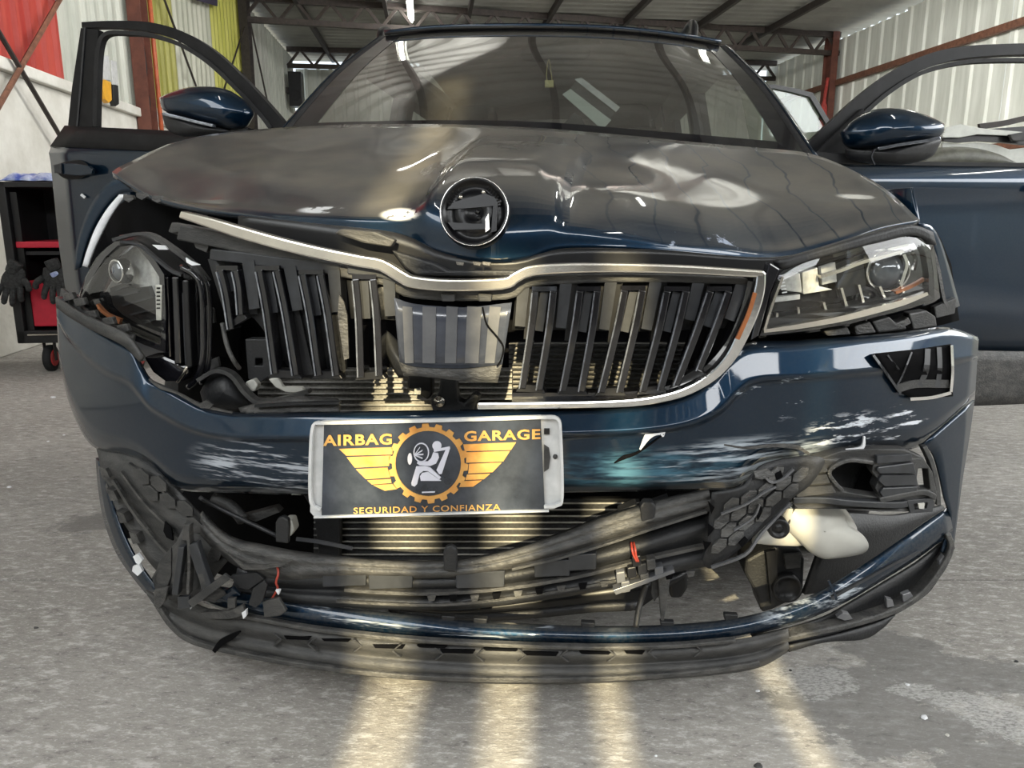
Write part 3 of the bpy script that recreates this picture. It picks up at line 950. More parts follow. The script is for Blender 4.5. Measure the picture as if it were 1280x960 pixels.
carbox(-.80, .80, 4.10, 4.22, 0.30, 0.98).obj('rear_panel', M['paint'], car, bevel=0.03)
carbox(-.82, .82, 1.20, 4.1, 0.20, 0.28).obj('cabin_floor', M['dash'], car)
# front structure in the dark behind the grille
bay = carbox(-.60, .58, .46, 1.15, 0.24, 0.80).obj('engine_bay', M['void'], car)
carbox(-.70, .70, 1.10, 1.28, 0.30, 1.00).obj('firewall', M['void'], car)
# wheels carry the car
def wheel(l, c):
    ax = CL * (1 if l > 0 else -1)
    ctr = W(l, c, 0.335)
    wh = MB().lathe(ctr, ax, [(.20, -.10), (.30, -.105), (.328, -.085), (.335, -.05), (.335, .05), (.328, .085), (.30, .105), (.225, .10), (.20, .09), (.20, -.10)], 36).obj('wheel', M['tyre'], car, smooth=True)
    MB().lathe(ctr, ax, [(.215, .095), (.205, .06), (.19, .03), (.0, .03)], 32).obj('rim', M['satin_black'], wh, smooth=True)
    for i in range(5):
        a = 2 * math.pi * i / 5
        d = Vector((0, 0, 1)) * math.cos(a) + CR * math.sin(a)
        t = Vector((0, 0, 1)) * -math.sin(a) + CR * math.cos(a)
        MB().box8([ctr + ax * h + d * r + t * q for h, in ((.05,), (.09,)) for r, q in ((.03, -.02), (.03, .02), (.21, .032), (.21, -.032))]).obj('spoke', M['alloy'], wh)
for l, c in ((-.76, .90), (.76, .90), (-.76, 3.53), (.76, 3.53)):
    wheel(l, c)

# ---------------------------------------------------------------- cabin
dashp = [[W(l, c, z) for l in (-.68, -.4, 0, .4, .68)] for c, z in ((1.18, 0.93), (1.35, 1.035), (1.62, 1.06), (1.72, 0.98), (1.74, 0.7))]
dash = MB().grid(smooth_grid(dashp, 4, 4)).obj('dashboard', M['dash'], car, smooth=True, solid=0.01)
def seat(l):
    s = MB().box8([W(l - .25, 2.05, .55), W(l + .25, 2.05, .55), W(l + .25, 2.52, .50), W(l - .25, 2.52, .50), W(l - .26, 2.05, .70), W(l + .26, 2.05, .70), W(l + .26, 2.52, .64), W(l - .26, 2.52, .64)]).obj('front_seat', M['seat'], car, bevel=0.05)
    MB().box8([W(l - .25, 2.45, .62), W(l + .25, 2.45, .62), W(l + .25, 2.58, .62), W(l - .25, 2.58, .62), W(l - .19, 2.70, 1.20), W(l + .19, 2.70, 1.20), W(l + .19, 2.80, 1.20), W(l - .19, 2.80, 1.20)]).obj('backrest', M['seat'], s, bevel=0.05)
    MB().box8([W(l - .13, 2.71, 1.24), W(l + .13, 2.71, 1.24), W(l + .13, 2.80, 1.24), W(l - .13, 2.80, 1.24), W(l - .11, 2.73, 1.40), W(l + .11, 2.73, 1.40), W(l + .11, 2.82, 1.40), W(l - .11, 2.82, 1.40)]).obj('headrest', M['seat'], s, bevel=0.04)
seat(-.37); seat(.37)
sw = MB().tube([W(.37 + .185 * math.cos(t), 1.82 - .06 * math.sin(t), 1.0 + .17 * math.sin(t)) for t in [i * math.pi / 16 for i in range(33)]], .015, 7, caps=False).obj('steering_wheel', M['satin_black'], car, smooth=True)
MB().box8([W(.30, 1.80, .95), W(.44, 1.80, .95), W(.44, 1.86, .95), W(.30, 1.86, .95), W(.30, 1.78, 1.06), W(.44, 1.78, 1.06), W(.44, 1.84, 1.06), W(.30, 1.84, 1.06)]).obj('hub', M['satin_black'], sw, bevel=.02)
MB().tube([W(.19, 1.82, 1.0), W(.55, 1.82, 1.0)], .012, 6).obj('crossbar', M['satin_black'], sw)
carbox(-.52, .52, 3.0, 3.12, .55, 1.12).obj('rear_seat', M['seat'], car, bevel=.04)
# interior mirror and the yellow padlock hung on it
im = pillow('interior_mirror', [(652,60),(700,56),(735,60),(733,74),(700,78),(655,76)], 1.95, .02, M['satin_black'], car)
pk = thing('padlock_charm', 'small yellow padlock hanging behind the windshield', 'padlock', Q(686, 108, 1.90))
poly('lock_body', [(681,100),(692,100),(692,109),(681,109)], 1.90, .02, M['brass'], pk, bevel=.002)
tube_px('shackle', [(684,101,1.91),(683,92,1.91),(686,74,1.92),(689,92,1.91),(690,101,1.91)], .0022, M['brass'], pk)
# stand-in strips for a pale slanted shape behind the glass
sp = thing('pale_shape', 'pale slanted strips standing in for a shape behind the glass', 'panel', Q(735, 155, 1.45))
poly('panel_strip', [(703,118),(713,111),(764,150),(753,162)], 1.50, .012, M['glass_white'] if 'glass_white' in M else M['plate_clear'], sp)
poly('panel_strip', [(718,99),(727,97),(775,134),(770,140)], 1.52, .012, M['plate_clear'], sp)
poly('pale_shape_back', [(708,116),(722,100),(770,138),(756,158)], 1.54, .01, M['satin_black'], sp)
tri = tag(poly('dark_bracket', [(702,157),(718,141),(726,146),(733,159)], 1.42, .02, M['satin_black'], None), 'small black bracket on the dashboard below the pale strips', 'bracket')

# ---------------------------------------------------------------- upper bumper skin
BT = [(71,372),(84,384),(102,396),(122,410),(146,424),(166,436),(176,455),(188,474),(208,484),(232,497),(256,509),(290,516),(330,517),(400,516),(470,515),(540,514),(600,513),
      (660,512),(720,511),(780,508),(825,502),(862,490),(892,468),(914,444),(940,429),(1000,427),(1060,422),(1120,417),(1180,410),(1222,421)]
BB = [(75,450),(84,492),(96,525),(110,550),(126,562),(150,566),(172,573),(190,584),(210,602),(230,612),(262,614),(300,615),(350,617),(400,618),(470,617),(540,616),(600,616),
      (660,615),(720,614),(780,613),(840,612),(888,611),(920,609),(938,594),(960,579),(1010,571),(1055,566),(1090,562),(1152,556),(1217,500)]
def bprof(t):
    # crease in the middle, rolled top and bottom edges
    key = ((0, .018), (.05, .0), (.30, -.020), (.345, -.006), (.84, -.002), (.92, .008), (1.0, .040))
    for (a, x), (b, y) in zip(key, key[1:]):
        if t <= b:
            return x + (y - x) * (t - a) / (b - a)
    e = 0.020 * max(0, 1 - t / 0.10) ** 2 + 0.035 * max(0, (t - 0.86) / 0.14) ** 2
    k = -0.016 * math.exp(-((t - 0.30) / 0.20) ** 2) + 0.010 * math.exp(-((t - 0.62) / 0.10) ** 2)
    return e + k
bumper = MB()
n = 120
T = resample(px(BT, 3), n); B = resample(px(BB, 3), n)
# columns keep the same key points top and bottom
T = spline(px(BT), 5); B = spline(px(BB), 5)
n = len(T)
grows = []
for i in range(45):
    t = i / 44
    r = []
    for a, b in zip(T, B):
        q = a.lerp(b, t)
        d = ray(q.x, q.y)
        r.append(S(q.x, q.y) + d * (bprof(t) / d.dot(CR)))
    grows.append(r)
# turn both ends rearwards so the bumper wraps round the corner
for r in grows:
    r.append(r[-1] + CR * 0.10 - CL * 0.010); r.append(r[-1] + CR * 0.12 - CL * 0.012)
    r.insert(0, r[0] + CR * 0.06 + CL * 0.012); r.insert(0, r[0] + CR * 0.08 + CL * 0.012)
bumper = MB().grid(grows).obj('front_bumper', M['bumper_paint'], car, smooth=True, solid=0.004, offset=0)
bumper['label'] = 'scratched dark blue bumper skin torn loose at the headlights'
# right side leg of the skin running down to the lower strip
legL = [(1152,556),(1165,566),(1173,590),(1180,622),(1187,650),(1176,690)]
legR = [(1217,500),(1213,530),(1208,562),(1202,600),(1196,645),(1190,692)]
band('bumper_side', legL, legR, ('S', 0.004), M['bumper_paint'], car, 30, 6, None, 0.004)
# crack with a painted white reflection beside it, and edge tear marks
strip('crack_glint', [(768,579,1),(780,572,5),(795,567,3),(812,556,2),(830,543,1)], 3, ('S', -0.010), 0.003, M['void'], bumper)
strip('crack_glint', [(800,562,2),(812,543,10),(826,538,12),(829,546,2)], 6, ('S', -0.010), 0.002, M['white_chip'], bumper)  # white strip paints a reflection on the bumper skin
strip('torn_edge', [(905,556,2),(935,560,3),(965,557,4),(995,559,5),(1012,568,3)], 4, ('S', -0.006), 0.006, M['worn_plastic'], bumper)
strip('torn_edge', [(1058,564,4),(1078,560,4),(1081,546,2)], 3, ('S', -0.006), 0.005, M['white_chip'], bumper)
strip('torn_edge', [(186,474,2),(200,484,4),(222,492,2),(248,506,4),(262,510,3),(290,516,2)], 3, ('S', -0.004), 0.004, M['worn_plastic'], bumper)
poly('torn_flake', [(248,505),(258,500),(266,506),(262,511),(250,510)], ('S', -.006), .004, M['worn_plastic'], bumper)
# parking sensor dimple and plate-screw marks
disc_px('sensor', 730, 576, 4, 0.035, [(0, .4), (.8, .4), (1, .1), (1, -.5)], M['satin_black'], bumper)
# dusty inner flange at the torn left corner
band('bumper_flange', [(71,371),(84,380),(104,392),(130,404),(160,419),(180,446)], [(72,384),(88,396),(108,408),(132,420),(156,432),(176,452)], ('S', -.006), M['grey_plastic'], car, 20, 3, None, .006)
band('bumper_inner', [(78,360),(92,372),(112,390),(140,405),(168,418)], [(76,376),(90,390),(112,404),(140,418),(166,434)], ('S', .03), M['grey_plastic'], car, 18, 3, None, .006)
for u, v in ((84,371),(98,378),(112,394),(134,402),(152,411)):
    poly('clip_tab', [(u-7,v-4),(u+6,v-6),(u+9,v+3),(u-4,v+6)], ('S', .012), .012, M['worn_plastic'], bumper, bevel=.002)

def VS(o):
    return lambda u, v: S(u, v) + ray(u, v) * ((bprof(min(1, max(0, (v - 418) / (558 - 418)))) - .007 + o) / ray(u, v).dot(CR))
# right corner air curtain: a dark triangular recess with a chrome L
fv = band('corner_vent', [(1092,442),(1150,436),(1188,430)], [(1122,490),(1145,499),(1190,495)], VS(-.0), M['void'], car, 16, 8, None, .004, sm=1)
strip('vent_trim', [(1190,432),(1191,465),(1189,490)], 3.4, VS(-.014), .008, M['chrome'], fv)
strip('vent_trim', [(1189,491),(1165,497),(1138,499)], 4, VS(-.014), .008, M['chrome'], fv)
strip('vent_trim', [(1092,444),(1108,466),(1126,492)], 3, VS(-.007), .006, M['slat_grey'], fv)
strip('vent_vane', [(1122,486),(1145,480),(1186,480)], 10, VS(-.006), .006, M['grey_plastic'], fv)
strip('vent_vane', [(1160,436),(1158,462),(1150,482)], 7, VS(-.006), .006, M['slat_grey'], fv)
strip('vent_vane', [(1174,434),(1175,460),(1172,484)], 6, VS(-.006), .006, M['slat_grey'], fv)
strip('vent_vane', [(1140,440),(1128,470),(1120,484)], 2, VS(-.006), .006, M['slat_grey'], fv)
strip('vent_vane', [(1110,444),(1124,462)], 2, VS(-.006), .006, M['slat_grey'], fv)

# ---------------------------------------------------------------- slam panel and bonnet gap
band('slam_panel', [(300,270),(420,282),(500,292),(560,318),(640,326),(700,312),(820,312),(965,322),(1050,304),(1150,288)],
     [(300,300),(420,330),(500,350),(560,352),(640,348),(700,338),(820,338),(965,340),(1050,318),(1165,300)], ('S', .10), M['satin_black'], car, 60, 5, None, .01)
poly('latch_cover', [(488,312),(545,330),(560,338),(655,338),(652,347),(520,345),(505,335)], ('S', .075), .02, M['black_plastic'], car, bevel=.004)
poly('bonnet_seal', [(425,286),(470,290),(494,300),(488,309),(455,304),(418,292)], ('S', .06), .02, M['grey_plastic'], car, bevel=.003)
for u in (575, 596, 608):
    poly('latch_bolt', [(u-5,327),(u+5,328),(u+4,332),(u-4,331)], ('S', .06), .01, M['chrome_dusty'], car)
# dark liners so no daylight shows through the wheel arch and lamp gaps
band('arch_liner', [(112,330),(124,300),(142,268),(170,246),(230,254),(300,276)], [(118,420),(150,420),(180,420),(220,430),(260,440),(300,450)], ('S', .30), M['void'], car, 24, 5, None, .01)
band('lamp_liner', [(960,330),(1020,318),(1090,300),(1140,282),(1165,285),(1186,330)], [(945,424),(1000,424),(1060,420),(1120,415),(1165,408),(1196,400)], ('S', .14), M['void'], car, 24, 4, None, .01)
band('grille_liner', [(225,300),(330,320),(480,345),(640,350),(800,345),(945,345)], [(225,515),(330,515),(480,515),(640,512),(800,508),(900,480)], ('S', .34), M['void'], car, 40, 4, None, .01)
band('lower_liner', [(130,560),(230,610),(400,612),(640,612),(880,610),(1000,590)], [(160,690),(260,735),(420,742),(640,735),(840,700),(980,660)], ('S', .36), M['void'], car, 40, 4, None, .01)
# fenders
band('front_fender', [(150,243),(134,262),(120,286),(110,312),(104,332)], [(158,243),(141,266),(128,290),(117,314),(110,334)], .42, M['white_chip'], car, 16, 3, None, .006)['label'] = 'scraped white edge of the fender arch'
lf = band('front_fender', [(205,236),(165,240),(150,243),(132,262),(117,286),(107,312),(101,334)], [(215,226),(172,225),(140,226),(118,250),(104,280),(96,312),(94,338)], .55, M['paint'], car, 20, 4, None, .006)
MB().grid([[W(l, c, z) for c in (.62, .8, 1.05, 1.32)] for l, z in ((-.89, .95), (-.91, .85), (-.905, .72))]).obj('fender_skin', M['paint'], lf, smooth=True, solid=.006)
rf = band('front_fender', [(1148,278),(1164,284),(1175,304),(1185,335),(1192,360),(1198,382)], [(1150,290),(1160,296),(1168,316),(1172,345),(1176,372),(1178,392)], ('S', .12), M['paint'], car, 20, 5, None, .006)
MB().grid([[W(l, c, z) for c in (.62, .8, 1.05, 1.32)] for l, z in ((.87, .93), (.895, .85), (.90, .60))]).obj('fender_skin', M['paint'], rf, smooth=True, solid=.006)
strip('fender_edge', [(1160,296),(1172,330),(1180,372),(1186,384)], 4, ('S', .10), .006, M['worn_plastic'], rf)
poly('fender_bracket', [(1168,384),(1196,372),(1194,392),(1170,398)], ('S', .10), .02, M['grey_plastic'], car, bevel=.003)
# arch rim crumbs
for u, v in ((160,246),(176,243),(196,247),(214,252),(236,258),(250,266)):
    poly('arch_clip', [(u-6,v-3),(u+5,v-2),(u+7,v+3),(u+1,v+7),(u-6,v+3)], .40, .01, M['worn_plastic'], lf)

# ---------------------------------------------------------------- grille
GC = ('S', -.012)
grille = strip('grille_surround', [(224,268,9),(262,279,13),(300,291,15),(350,305,15),(400,317,15),(450,327,15),(476,332,15),(500,346,15),(516,353,15),(560,357,15),(628,355,15),(645,347,14),(664,339,14),(700,336,13),(760,335,12),(850,337,11),(920,341,10),(956,343,9)], 14, GC, .022, M['chrome_dusty'], car, bevel=.003)
grille['label'] = 'bent chrome strip over the grille'
gs2 = strip('grille_surround', [(952,340,12),(950,362,14),(942,388,16),(928,420,16),(914,446,14),(892,470,12),(862,488,11),(830,498,10),(790,504,10),(740,506,9),(680,507,9),(596,508,9)], 12, GC, .022, M['chrome'], car, bevel=.003)
strip('amber_edge', [(944,366),(936,392),(922,424)], 5, ('S', -.018), .004, M['orange'], gs2)
strip('surround_backing', [(222,290,20),(300,306,20),(400,334,14),(480,350,14),(520,367,14),(632,368,14),(668,352,12),(800,348,10),(935,352,8)], 14, ('S', .012), .03, M['grey_plastic'], car, bevel=.003)
strip('surround_backing', [(940,352),(930,390),(912,430),(880,466),(840,486),(780,495),(640,496)], 10, ('S', .008), .03, M['gloss_black'], car)
# right half: frames of paired glossy slats with grey fins between them
R_bars = [((669,364),(653,486)),((692,364),(674,488)),((725,364),(704,489)),((747,364),(727,490)),((781,363),(752,491)),((803,363),(775,491)),((834,364),(804,490)),((858,364),(826,488)),((888,364),(846,482)),((911,364),(874,464))]
def grille_frame(a, b):
    """one U-shaped frame of two slats joined along the top"""
    (t0, b0), (t1, b1) = a, b
    fr = strip('grille_frame', [(t0[0]-4, t0[1]-3), (t1[0]+4, t1[1]-3)], 6, ('S', .004), .02, M['gloss_black'], car)
    for t, bb in ((t0, b0), (t1, b1)):
        mid = ((t[0]*.6+bb[0]*.4) + 1.5, t[1]*.6+bb[1]*.4)
        strip('slat', [(t[0], t[1], 9), (mid[0], mid[1], 9), (bb[0], bb[1], 8)], 8, ('S', .0), .035, M['gloss_black'], fr, bevel=.0015)
        strip('slat_edge', [(t[0]-4, t[1]+2), (mid[0]-4, mid[1]), (bb[0]-4, bb[1])], 1.8, ('S', -.002), .01, M['slat_edge'], fr)
    m0 = ((t0[0]+t1[0])/2, t0[1]+1); k = 0.40
    m1 = (m0[0] + ((b0[0]+b1[0])/2 - m0[0]) * k, m0[1] + ((b0[1]+b1[1])/2 - m0[1]) * k)
    strip('inner_fin', [m0, m1], 10, ('S', .012), .02, M['slat_grey'], fr)
    e0 = ((b0[0]+b1[0])/2, (b0[1]+b1[1])/2)
    poly('foot', [(b0[0]-9, b0[1]+4), (b0[0]-2, b0[1]-6), (b1[0]+2, b1[1]-6), (b1[0]+9, b1[1]+4)], ('S', .004), .02, M['satin_black'], fr, bevel=.002)
    return fr
for i in range(0, 10, 2):
    grille_frame(R_bars[i], R_bars[i+1])
for t, b in (((655,352),(650,408)),((708,350),(701,410)),((764,350),(755,412)),((820,350),(808,412)),((874,350),(862,400)),((928,354),(912,400))):
    strip('grille_fin', [(t[0], t[1], 15), (b[0], b[1], 13)], 14, ('S', .014), .03, M['slat_grey'], car)
    strip('grille_fin', [(t[0]+10, t[1], 10), (b[0]+9, b[1]+16, 9)], 9, ('S', .024), .03, M['satin_black'], car)
# left half: pushed back and splayed the other way
L_frames = [(((274,338),(288,412)),((293,338),(300,394))), (((323,338),(343,468)),((345,338),(369,470))), (((377,343),(398,470)),((400,343),(420,470))), (((444,349),(451,472)),((466,349),(474,470)))]
for a, b in L_frames:
    fr = grille_frame(a, b)
strip('grille_header', [(262,318),(300,322),(360,330),(424,337)], 14, ('S', .010), .03, M['slat_grey'], car, bevel=.002)
strip('grille_header', [(434,336),(478,342),(505,352)], 12, ('S', .006), .03, M['slat_grey'], car, bevel=.002)
for t, b in (((310,326),(318,386)),((362,334),(372,388)),((417,338),(421,390)),((486,348),(488,395))):
    strip('grille_fin', [(t[0], t[1], 15), (b[0], b[1], 13)], 14, ('S', .008), .03, M['slat_grey'], car)
for pts in ([(352,392),(374,388),(392,468),(372,470)], [(402,392),(428,390),(432,462),(424,470),(410,440)], [(300,330),(312,330),(322,392),(308,394)]):
    poly('grille_web', pts, ('S', .022), .01, M['black_plastic'], car)
poly('torn_web', [(424,368),(430,378),(434,395),(436,448),(430,450),(422,395)], ('S', .0), .004, M['worn_plastic'], car)
band('grille_web', [(262,324),(300,328),(360,336),(428,344)], [(284,396),(320,398),(372,468),(430,468)], ('S', .034), M['black_plastic'], car, 16, 5, None, .008)
band('grille_web', [(434,344),(470,348),(500,360)], [(440,398),(470,398),(494,400)], ('S', .030), M['black_plastic'], car, 10, 4, None, .008)
band('grille_web', [(646,356),(700,350),(800,348),(936,354)], [(640,412),(700,412),(800,414),(904,410)], ('S', .036), M['black_plastic'], car, 24, 5, None, .008)
for u, v in ((560,372),(606,372)):
    poly('surround_clip', [(u-9,v-5),(u+9,v-4),(u+8,v+5),(u-8,v+5)], ('S', .002), .012, M['grey_plastic'], car, bevel=.002)
# bent slat end hanging loose on the far left
tube_px('loose_slat', [(278,404,('S', .01)),(284,432,('S', .0)),(292,450,('S', .0)),(299,460,('S', .02))], .004, M['worn_plastic'], car)
# striped radar panel in the middle, cracked
rp = band('radar_panel', [(493,372),(520,380),(580,384),(640,378)], [(500,452),(520,458),(580,460),(628,455)], ('S', .004), M['clear_dark'], car, 30, 5, None, .006)
rp['label'] = 'cracked translucent striped panel in the middle of the grille'
for (a, b, c, d) in ((503,515,506,517),(528,545,528,544),(558,572,556,570),(584,602,581,598),(612,626,606,618)):
    poly('panel_stripe', [(a,383),(b,384),(d,454),(c,454)], ('S', -.001), .006, M['clear_grey'], rp)
strip('panel_crack', [(603,384),(608,405),(620,420),(629,434),(626,450),(621,458)], 1.8, ('S', -.006), .004, M['void'], rp)
band('panel_lip', [(498,448),(520,455),(580,458),(628,454)], [(505,470),(525,470),(580,476),(622,478)], ('S', .006), M['worn_plastic'], car, 20, 4, None, .006)
# torn curl hanging left of the panel
curl = [[Q(u, v, c) for u, v, c in r] for r in (
    [(474,406,.07),(478,430,.05),(488,455,.03),(498,472,.04)], [(482,412,.05),(490,436,.02),(502,456,.005),(512,470,.02)], [(492,420,.05),(504,442,.03),(516,458,.02),(526,464,.04)], [(502,432,.07),(514,446,.05),(524,456,.05),(532,460,.06)])]
MB().grid(smooth_grid(curl, 4, 4)).obj('torn_curl', M['black_plastic'], car, smooth=True, solid=.003)

# ---------------------------------------------------------------- condenser and radiator
def fins(name, p0, p1, v0, v1, step, c, m_t, label=None):
    """flat tubes across the core, as a joined mass"""
    o = poly(name, [(p0, v0), (p1, v0), (p1, v1), (p0, v1)], c + .012, .02, M['fin_light'] if v0 < 520 else M['fin'], car)
    mb = MB(); v = v0
    while v < v1:
        mb.box8([Q(u, vv, cc) for vv in (v + 2.1, v) for u, cc in ((p0, c), (p1, c), (p1, c + .014), (p0, c + .014))])
        v += step
    t = mb.obj('cooling_tubes', M[m_t], o); t['kind'] = 'stuff'
    return o
fins('condenser', 322, 640, 462, 520, 7.2, .24, 'aluminium')
fins('radiator', 392, 800, 628, 715, 8.0, .25, 'aluminium')
fins('grille_core', 636, 860, 430, 500, 6.0, .27, 'fin')
poly('core_shade', [(322,470),(452,470),(462,498),(440,520),(322,520)], .232, .004, M['void'], car) if False else None
poly('core_side', [(376,614),(426,614),(424,706),(400,706),(392,640)], .225, .02, M['black_plastic'], car, bevel=.003)
# lock support in the middle, with bolt
lb = poly('lock_bracket', [(552,460),(568,460),(572,500),(580,504),(592,492),(600,496),(594,514),(540,514),(538,500),(548,492)], .12, .03, M['black_plastic'], car, bevel=.004)
disc_px('bolt', 549, 502, 7, .115, [(0, .5), (.4, .5), (.45, .2), (.95, .2), (1, 0), (1, -.4)], M['chrome_dusty'], lb)
poly('hose_clip', [(510,470),(535,466),(540,474),(540,494),(534,500),(528,496),(518,490),(508,488)], .14, .03, M['satin_black'], car, bevel=.003)
poly('clip_window', [(518,486),(526,486),(526,493),(518,493)], .135, .004, M['white_plastic'], car)
poly('white_tab', [(335,474),(347,472),(354,484),(378,484),(382,492),(356,490),(344,484)], .18, .01, M['white_plastic'], car, bevel=.002)
poly('white_plug', [(306,478),(316,474),(322,482),(318,490),(308,488)], .18, .02, M['white_plastic'], car, bevel=.003)
poly('loose_bracket', [(306,424),(334,424),(336,440),(338,470),(326,478),(310,474)], .20, .03, M['black_plastic'], car, holes=[[(319,448),(328,448),(328,457),(319,457)]], bevel=.002)
duct = pillow('air_duct', [(250,490),(262,470),(282,464),(296,474),(306,492),(312,512),(270,514),(256,508)], .20, .05, M['black_plastic'], car)
strip('duct_lip', [(246,476),(268,464),(288,470),(304,490),(322,504),(350,500),(385,490)], 5, .15, .02, M['grey_plastic'], car)
band('slam_shelf', [(300,512),(340,502),(380,496),(424,500)], [(302,518),(340,517),(380,517),(424,517)], ('S', .05), M['worn_plastic'], car, 16, 4, lambda t: .02 * (1 - t), .01)
strip('shelf_rib', [(318,508),(372,505),(424,504)], 3, ('S', .042), .01, M['black_plastic'], car)
# bonnet side brackets at the top left
br = strip('lamp_bracket', [(212,284),(230,290),(262,296),(300,310),(330,318)], 12, ('S', .03), .03, M['grey_plastic'], car, bevel=.002)
for pts in ([(214,278),(236,282),(236,294),(228,300),(224,290),(214,292)], [(294,292),(318,298),(318,312),(296,308)], [(240,300),(262,304),(258,316),(244,310)]):
    poly('bracket_tab', pts, ('S', .02), .02, M['grey_plastic'], br, bevel=.002)
poly('white_shard', [(232,322),(238,326),(250,331),(240,332),(233,328)], ('S', .02), .004, M['white_chip'], br)
poly('white_shard', [(190,306),(206,307),(210,312),(198,312)], ('S', .02), .004, M['white_chip'], br)

# ---------------------------------------------------------------- right headlight (still in place)
HR = [(950,420),(956,398),(964,366),(975,338),(1005,327),(1040,317),(1075,308),(1105,301),(1136,296),(1152,298),(1163,312),(1167,340),(1168,374),(1140,385),(1100,395),(1060,405),(1005,414)]
hr = band('headlight', [(975,336),(1005,326),(1040,316),(1075,307),(1105,300),(1140,294),(1164,306)], [(947,422),(1005,416),(1060,407),(1100,397),(1140,386),(1168,376),(1172,372)], ('S', .09), M['gloss_black'], car, 24, 5, None, .01)
hr['label'] = 'intact headlight under the hood corner'
hole = [(957,414),(963,392),(970,366),(980,344),(1008,333),(1042,322),(1076,313),(1106,306),(1136,302),(1150,304),(1157,316),(1161,342),(1161,369),(1138,377),(1098,388),(1058,398),(1004,407)]
poly('lamp_rim', HR, ('S', .012), .025, M['gloss_black'], hr, holes=[hole])
poly('lamp_floor', [(957,414),(1004,407),(1058,398),(1098,388),(1138,377),(1161,369),(1158,360),(1100,374),(1056,384),(1004,392),(962,398)], ('S', .03), .05, M['satin_black'], hr)
for pts in ([(974,350),(1000,341),(1003,366),(985,364),(970,360)], [(1003,340),(1022,334),(1024,358),(1042,362),(1004,368)]):
    poly('reflector_cell', pts, ('S', .05), .03, M['reflector'], hr, bevel=.002)
poly('reflector_cell', [(968,372),(1000,368),(1000,374),(968,378)], ('S', .045), .02, M['reflector'], hr)
poly('reflector_cell', [(1026,334),(1044,328),(1046,352),(1028,356)], ('S', .07), .02, M['reflector'], hr)
poly('reflector_shade', [(1044,330),(1078,318),(1084,366),(1050,372)], ('S', .07), .02, M['satin_black'], hr)
strip('upper_blade', [(1026,346),(1052,338),(1078,328),(1108,320),(1130,314)], 4, ('S', .03), .015, M['chrome_dusty'], hr)
for a, b in (((998,384),(999,396)), ((1030,378),(1034,393)), ((1052,360),(1060,388)), ((1074,356),(1080,380)), ((1100,358),(1106,372)), ((972,392),(970,404)), ((1125,350),(1130,366))):
    strip('lamp_rib', [a, b], 3, ('S', .035), .02, M['chrome_dusty'], hr)
PRISM = [(0, .05), (.5, .18), (.8, .30), (.92, .32), (1.0, .38), (1.12, .38), (1.15, .2), (1.15, -.8)]
pr = disc_px('projector', 1108, 339, 23, .225, [(1.0, .30), (1.12, .32), (1.18, .2), (1.2, -.8)], M['chrome'], hr)
disc_px('projector_lens', 1108, 339, 23, .225, [(0, .62), (.3, .58), (.6, .44), (.85, .22), (1.0, 0), (1.0, -.5), (0, -.5)], M['gloss_lens'] if 'gloss_lens' in M else M['reflector'], hr)
disc_px('projector', 1083, 374, 13, .215, [(.9, .2), (1.1, .25), (1.15, 0), (1.15, -.6)], M['satin_black'], hr)
disc_px('projector_lens', 1083, 374, 12, .215, [(0, .5), (.4, .4), (.8, .15), (1, 0), (1, -.4), (0, -.4)], M['gloss_black'], hr)
strip('projector_guide', [(1130,318),(1134,330),(1130,345),(1126,356)], 4, ('S', .03), .01, M['chrome'], hr)
strip('projector_guide', [(1138,312),(1146,324),(1143,338)], 3, ('S', .03), .01, M['chrome'], hr)
strip('marker_glint', [(1120,366),(1140,358),(1158,348)], 4, ('S', .03), .01, M['orange'], hr)
strip('daylight_bar', [(955,414,4),(1000,408,6),(1050,399,7),(1090,389,8),(1130,378,7),(1160,367,4)], 6, ('S', .005), .02, M['chrome_dusty'], hr)
strip('upper_glint', [(1110,312),(1136,306)], 3, ('S', .02), .01, M['chrome'], hr)
strip('inner_edge', [(956,412),(966,380),(979,346)], 3, ('S', .004), .01, M['chrome_dusty'], hr)
for i in range(5):
    strip('scale_mark', [(974 + i, 350 + i * 4), (980 + i, 349 + i * 4)], 1.4, ('S', .01), .002, M['white_chip'], hr)
band('lamp_lens', [(976,338),(1005,327),(1040,317),(1075,308),(1105,301),(1140,296),(1163,309)], [(950,420),(1005,414),(1060,405),(1100,395),(1140,385),(1164,376),(1168,374)], ('S', .002), M['lens'], hr, 30, 6, lambda t: .012 * (2 * t - 1) ** 2, 0)
# dark strip over the lamp (bonnet shut line) and wedge between lamp and grille
band('lamp_brow', [(970,326),(1020,312),(1060,300),(1105,287),(1135,281),(1160,290)], [(974,336),(1020,322),(1060,311),(1105,300),(1138,294),(1164,306)], ('S', .02), M['black_plastic'], hr, 24, 4, None, .02)
poly('lamp_wedge', [(962,328),(975,336),(962,368),(948,420),(938,426),(946,392),(954,360)], ('S', -.002), .03, M['gloss_black'], car, bevel=.002)
# clips and foam showing between lamp and bumper
for pts, mm in (([(1068,408),(1088,402),(1096,416),(1070,419)], 'worn_plastic'), ([(1090,402),(1112,396),(1120,404),(1130,400),(1134,412),(1098,416)], 'grey_plastic'), ([(1136,392),(1158,388),(1170,396),(1172,408),(1142,412)], 'grey_plastic'), ([(1030,414),(1060,409),(1064,418),(1034,420)], 'worn_plastic'), ([(1120,408),(1136,396),(1140,404),(1124,412)], 'worn_plastic')):
    poly('lamp_clip', pts, ('S', .04), .03, M[mm], car, bevel=.003)

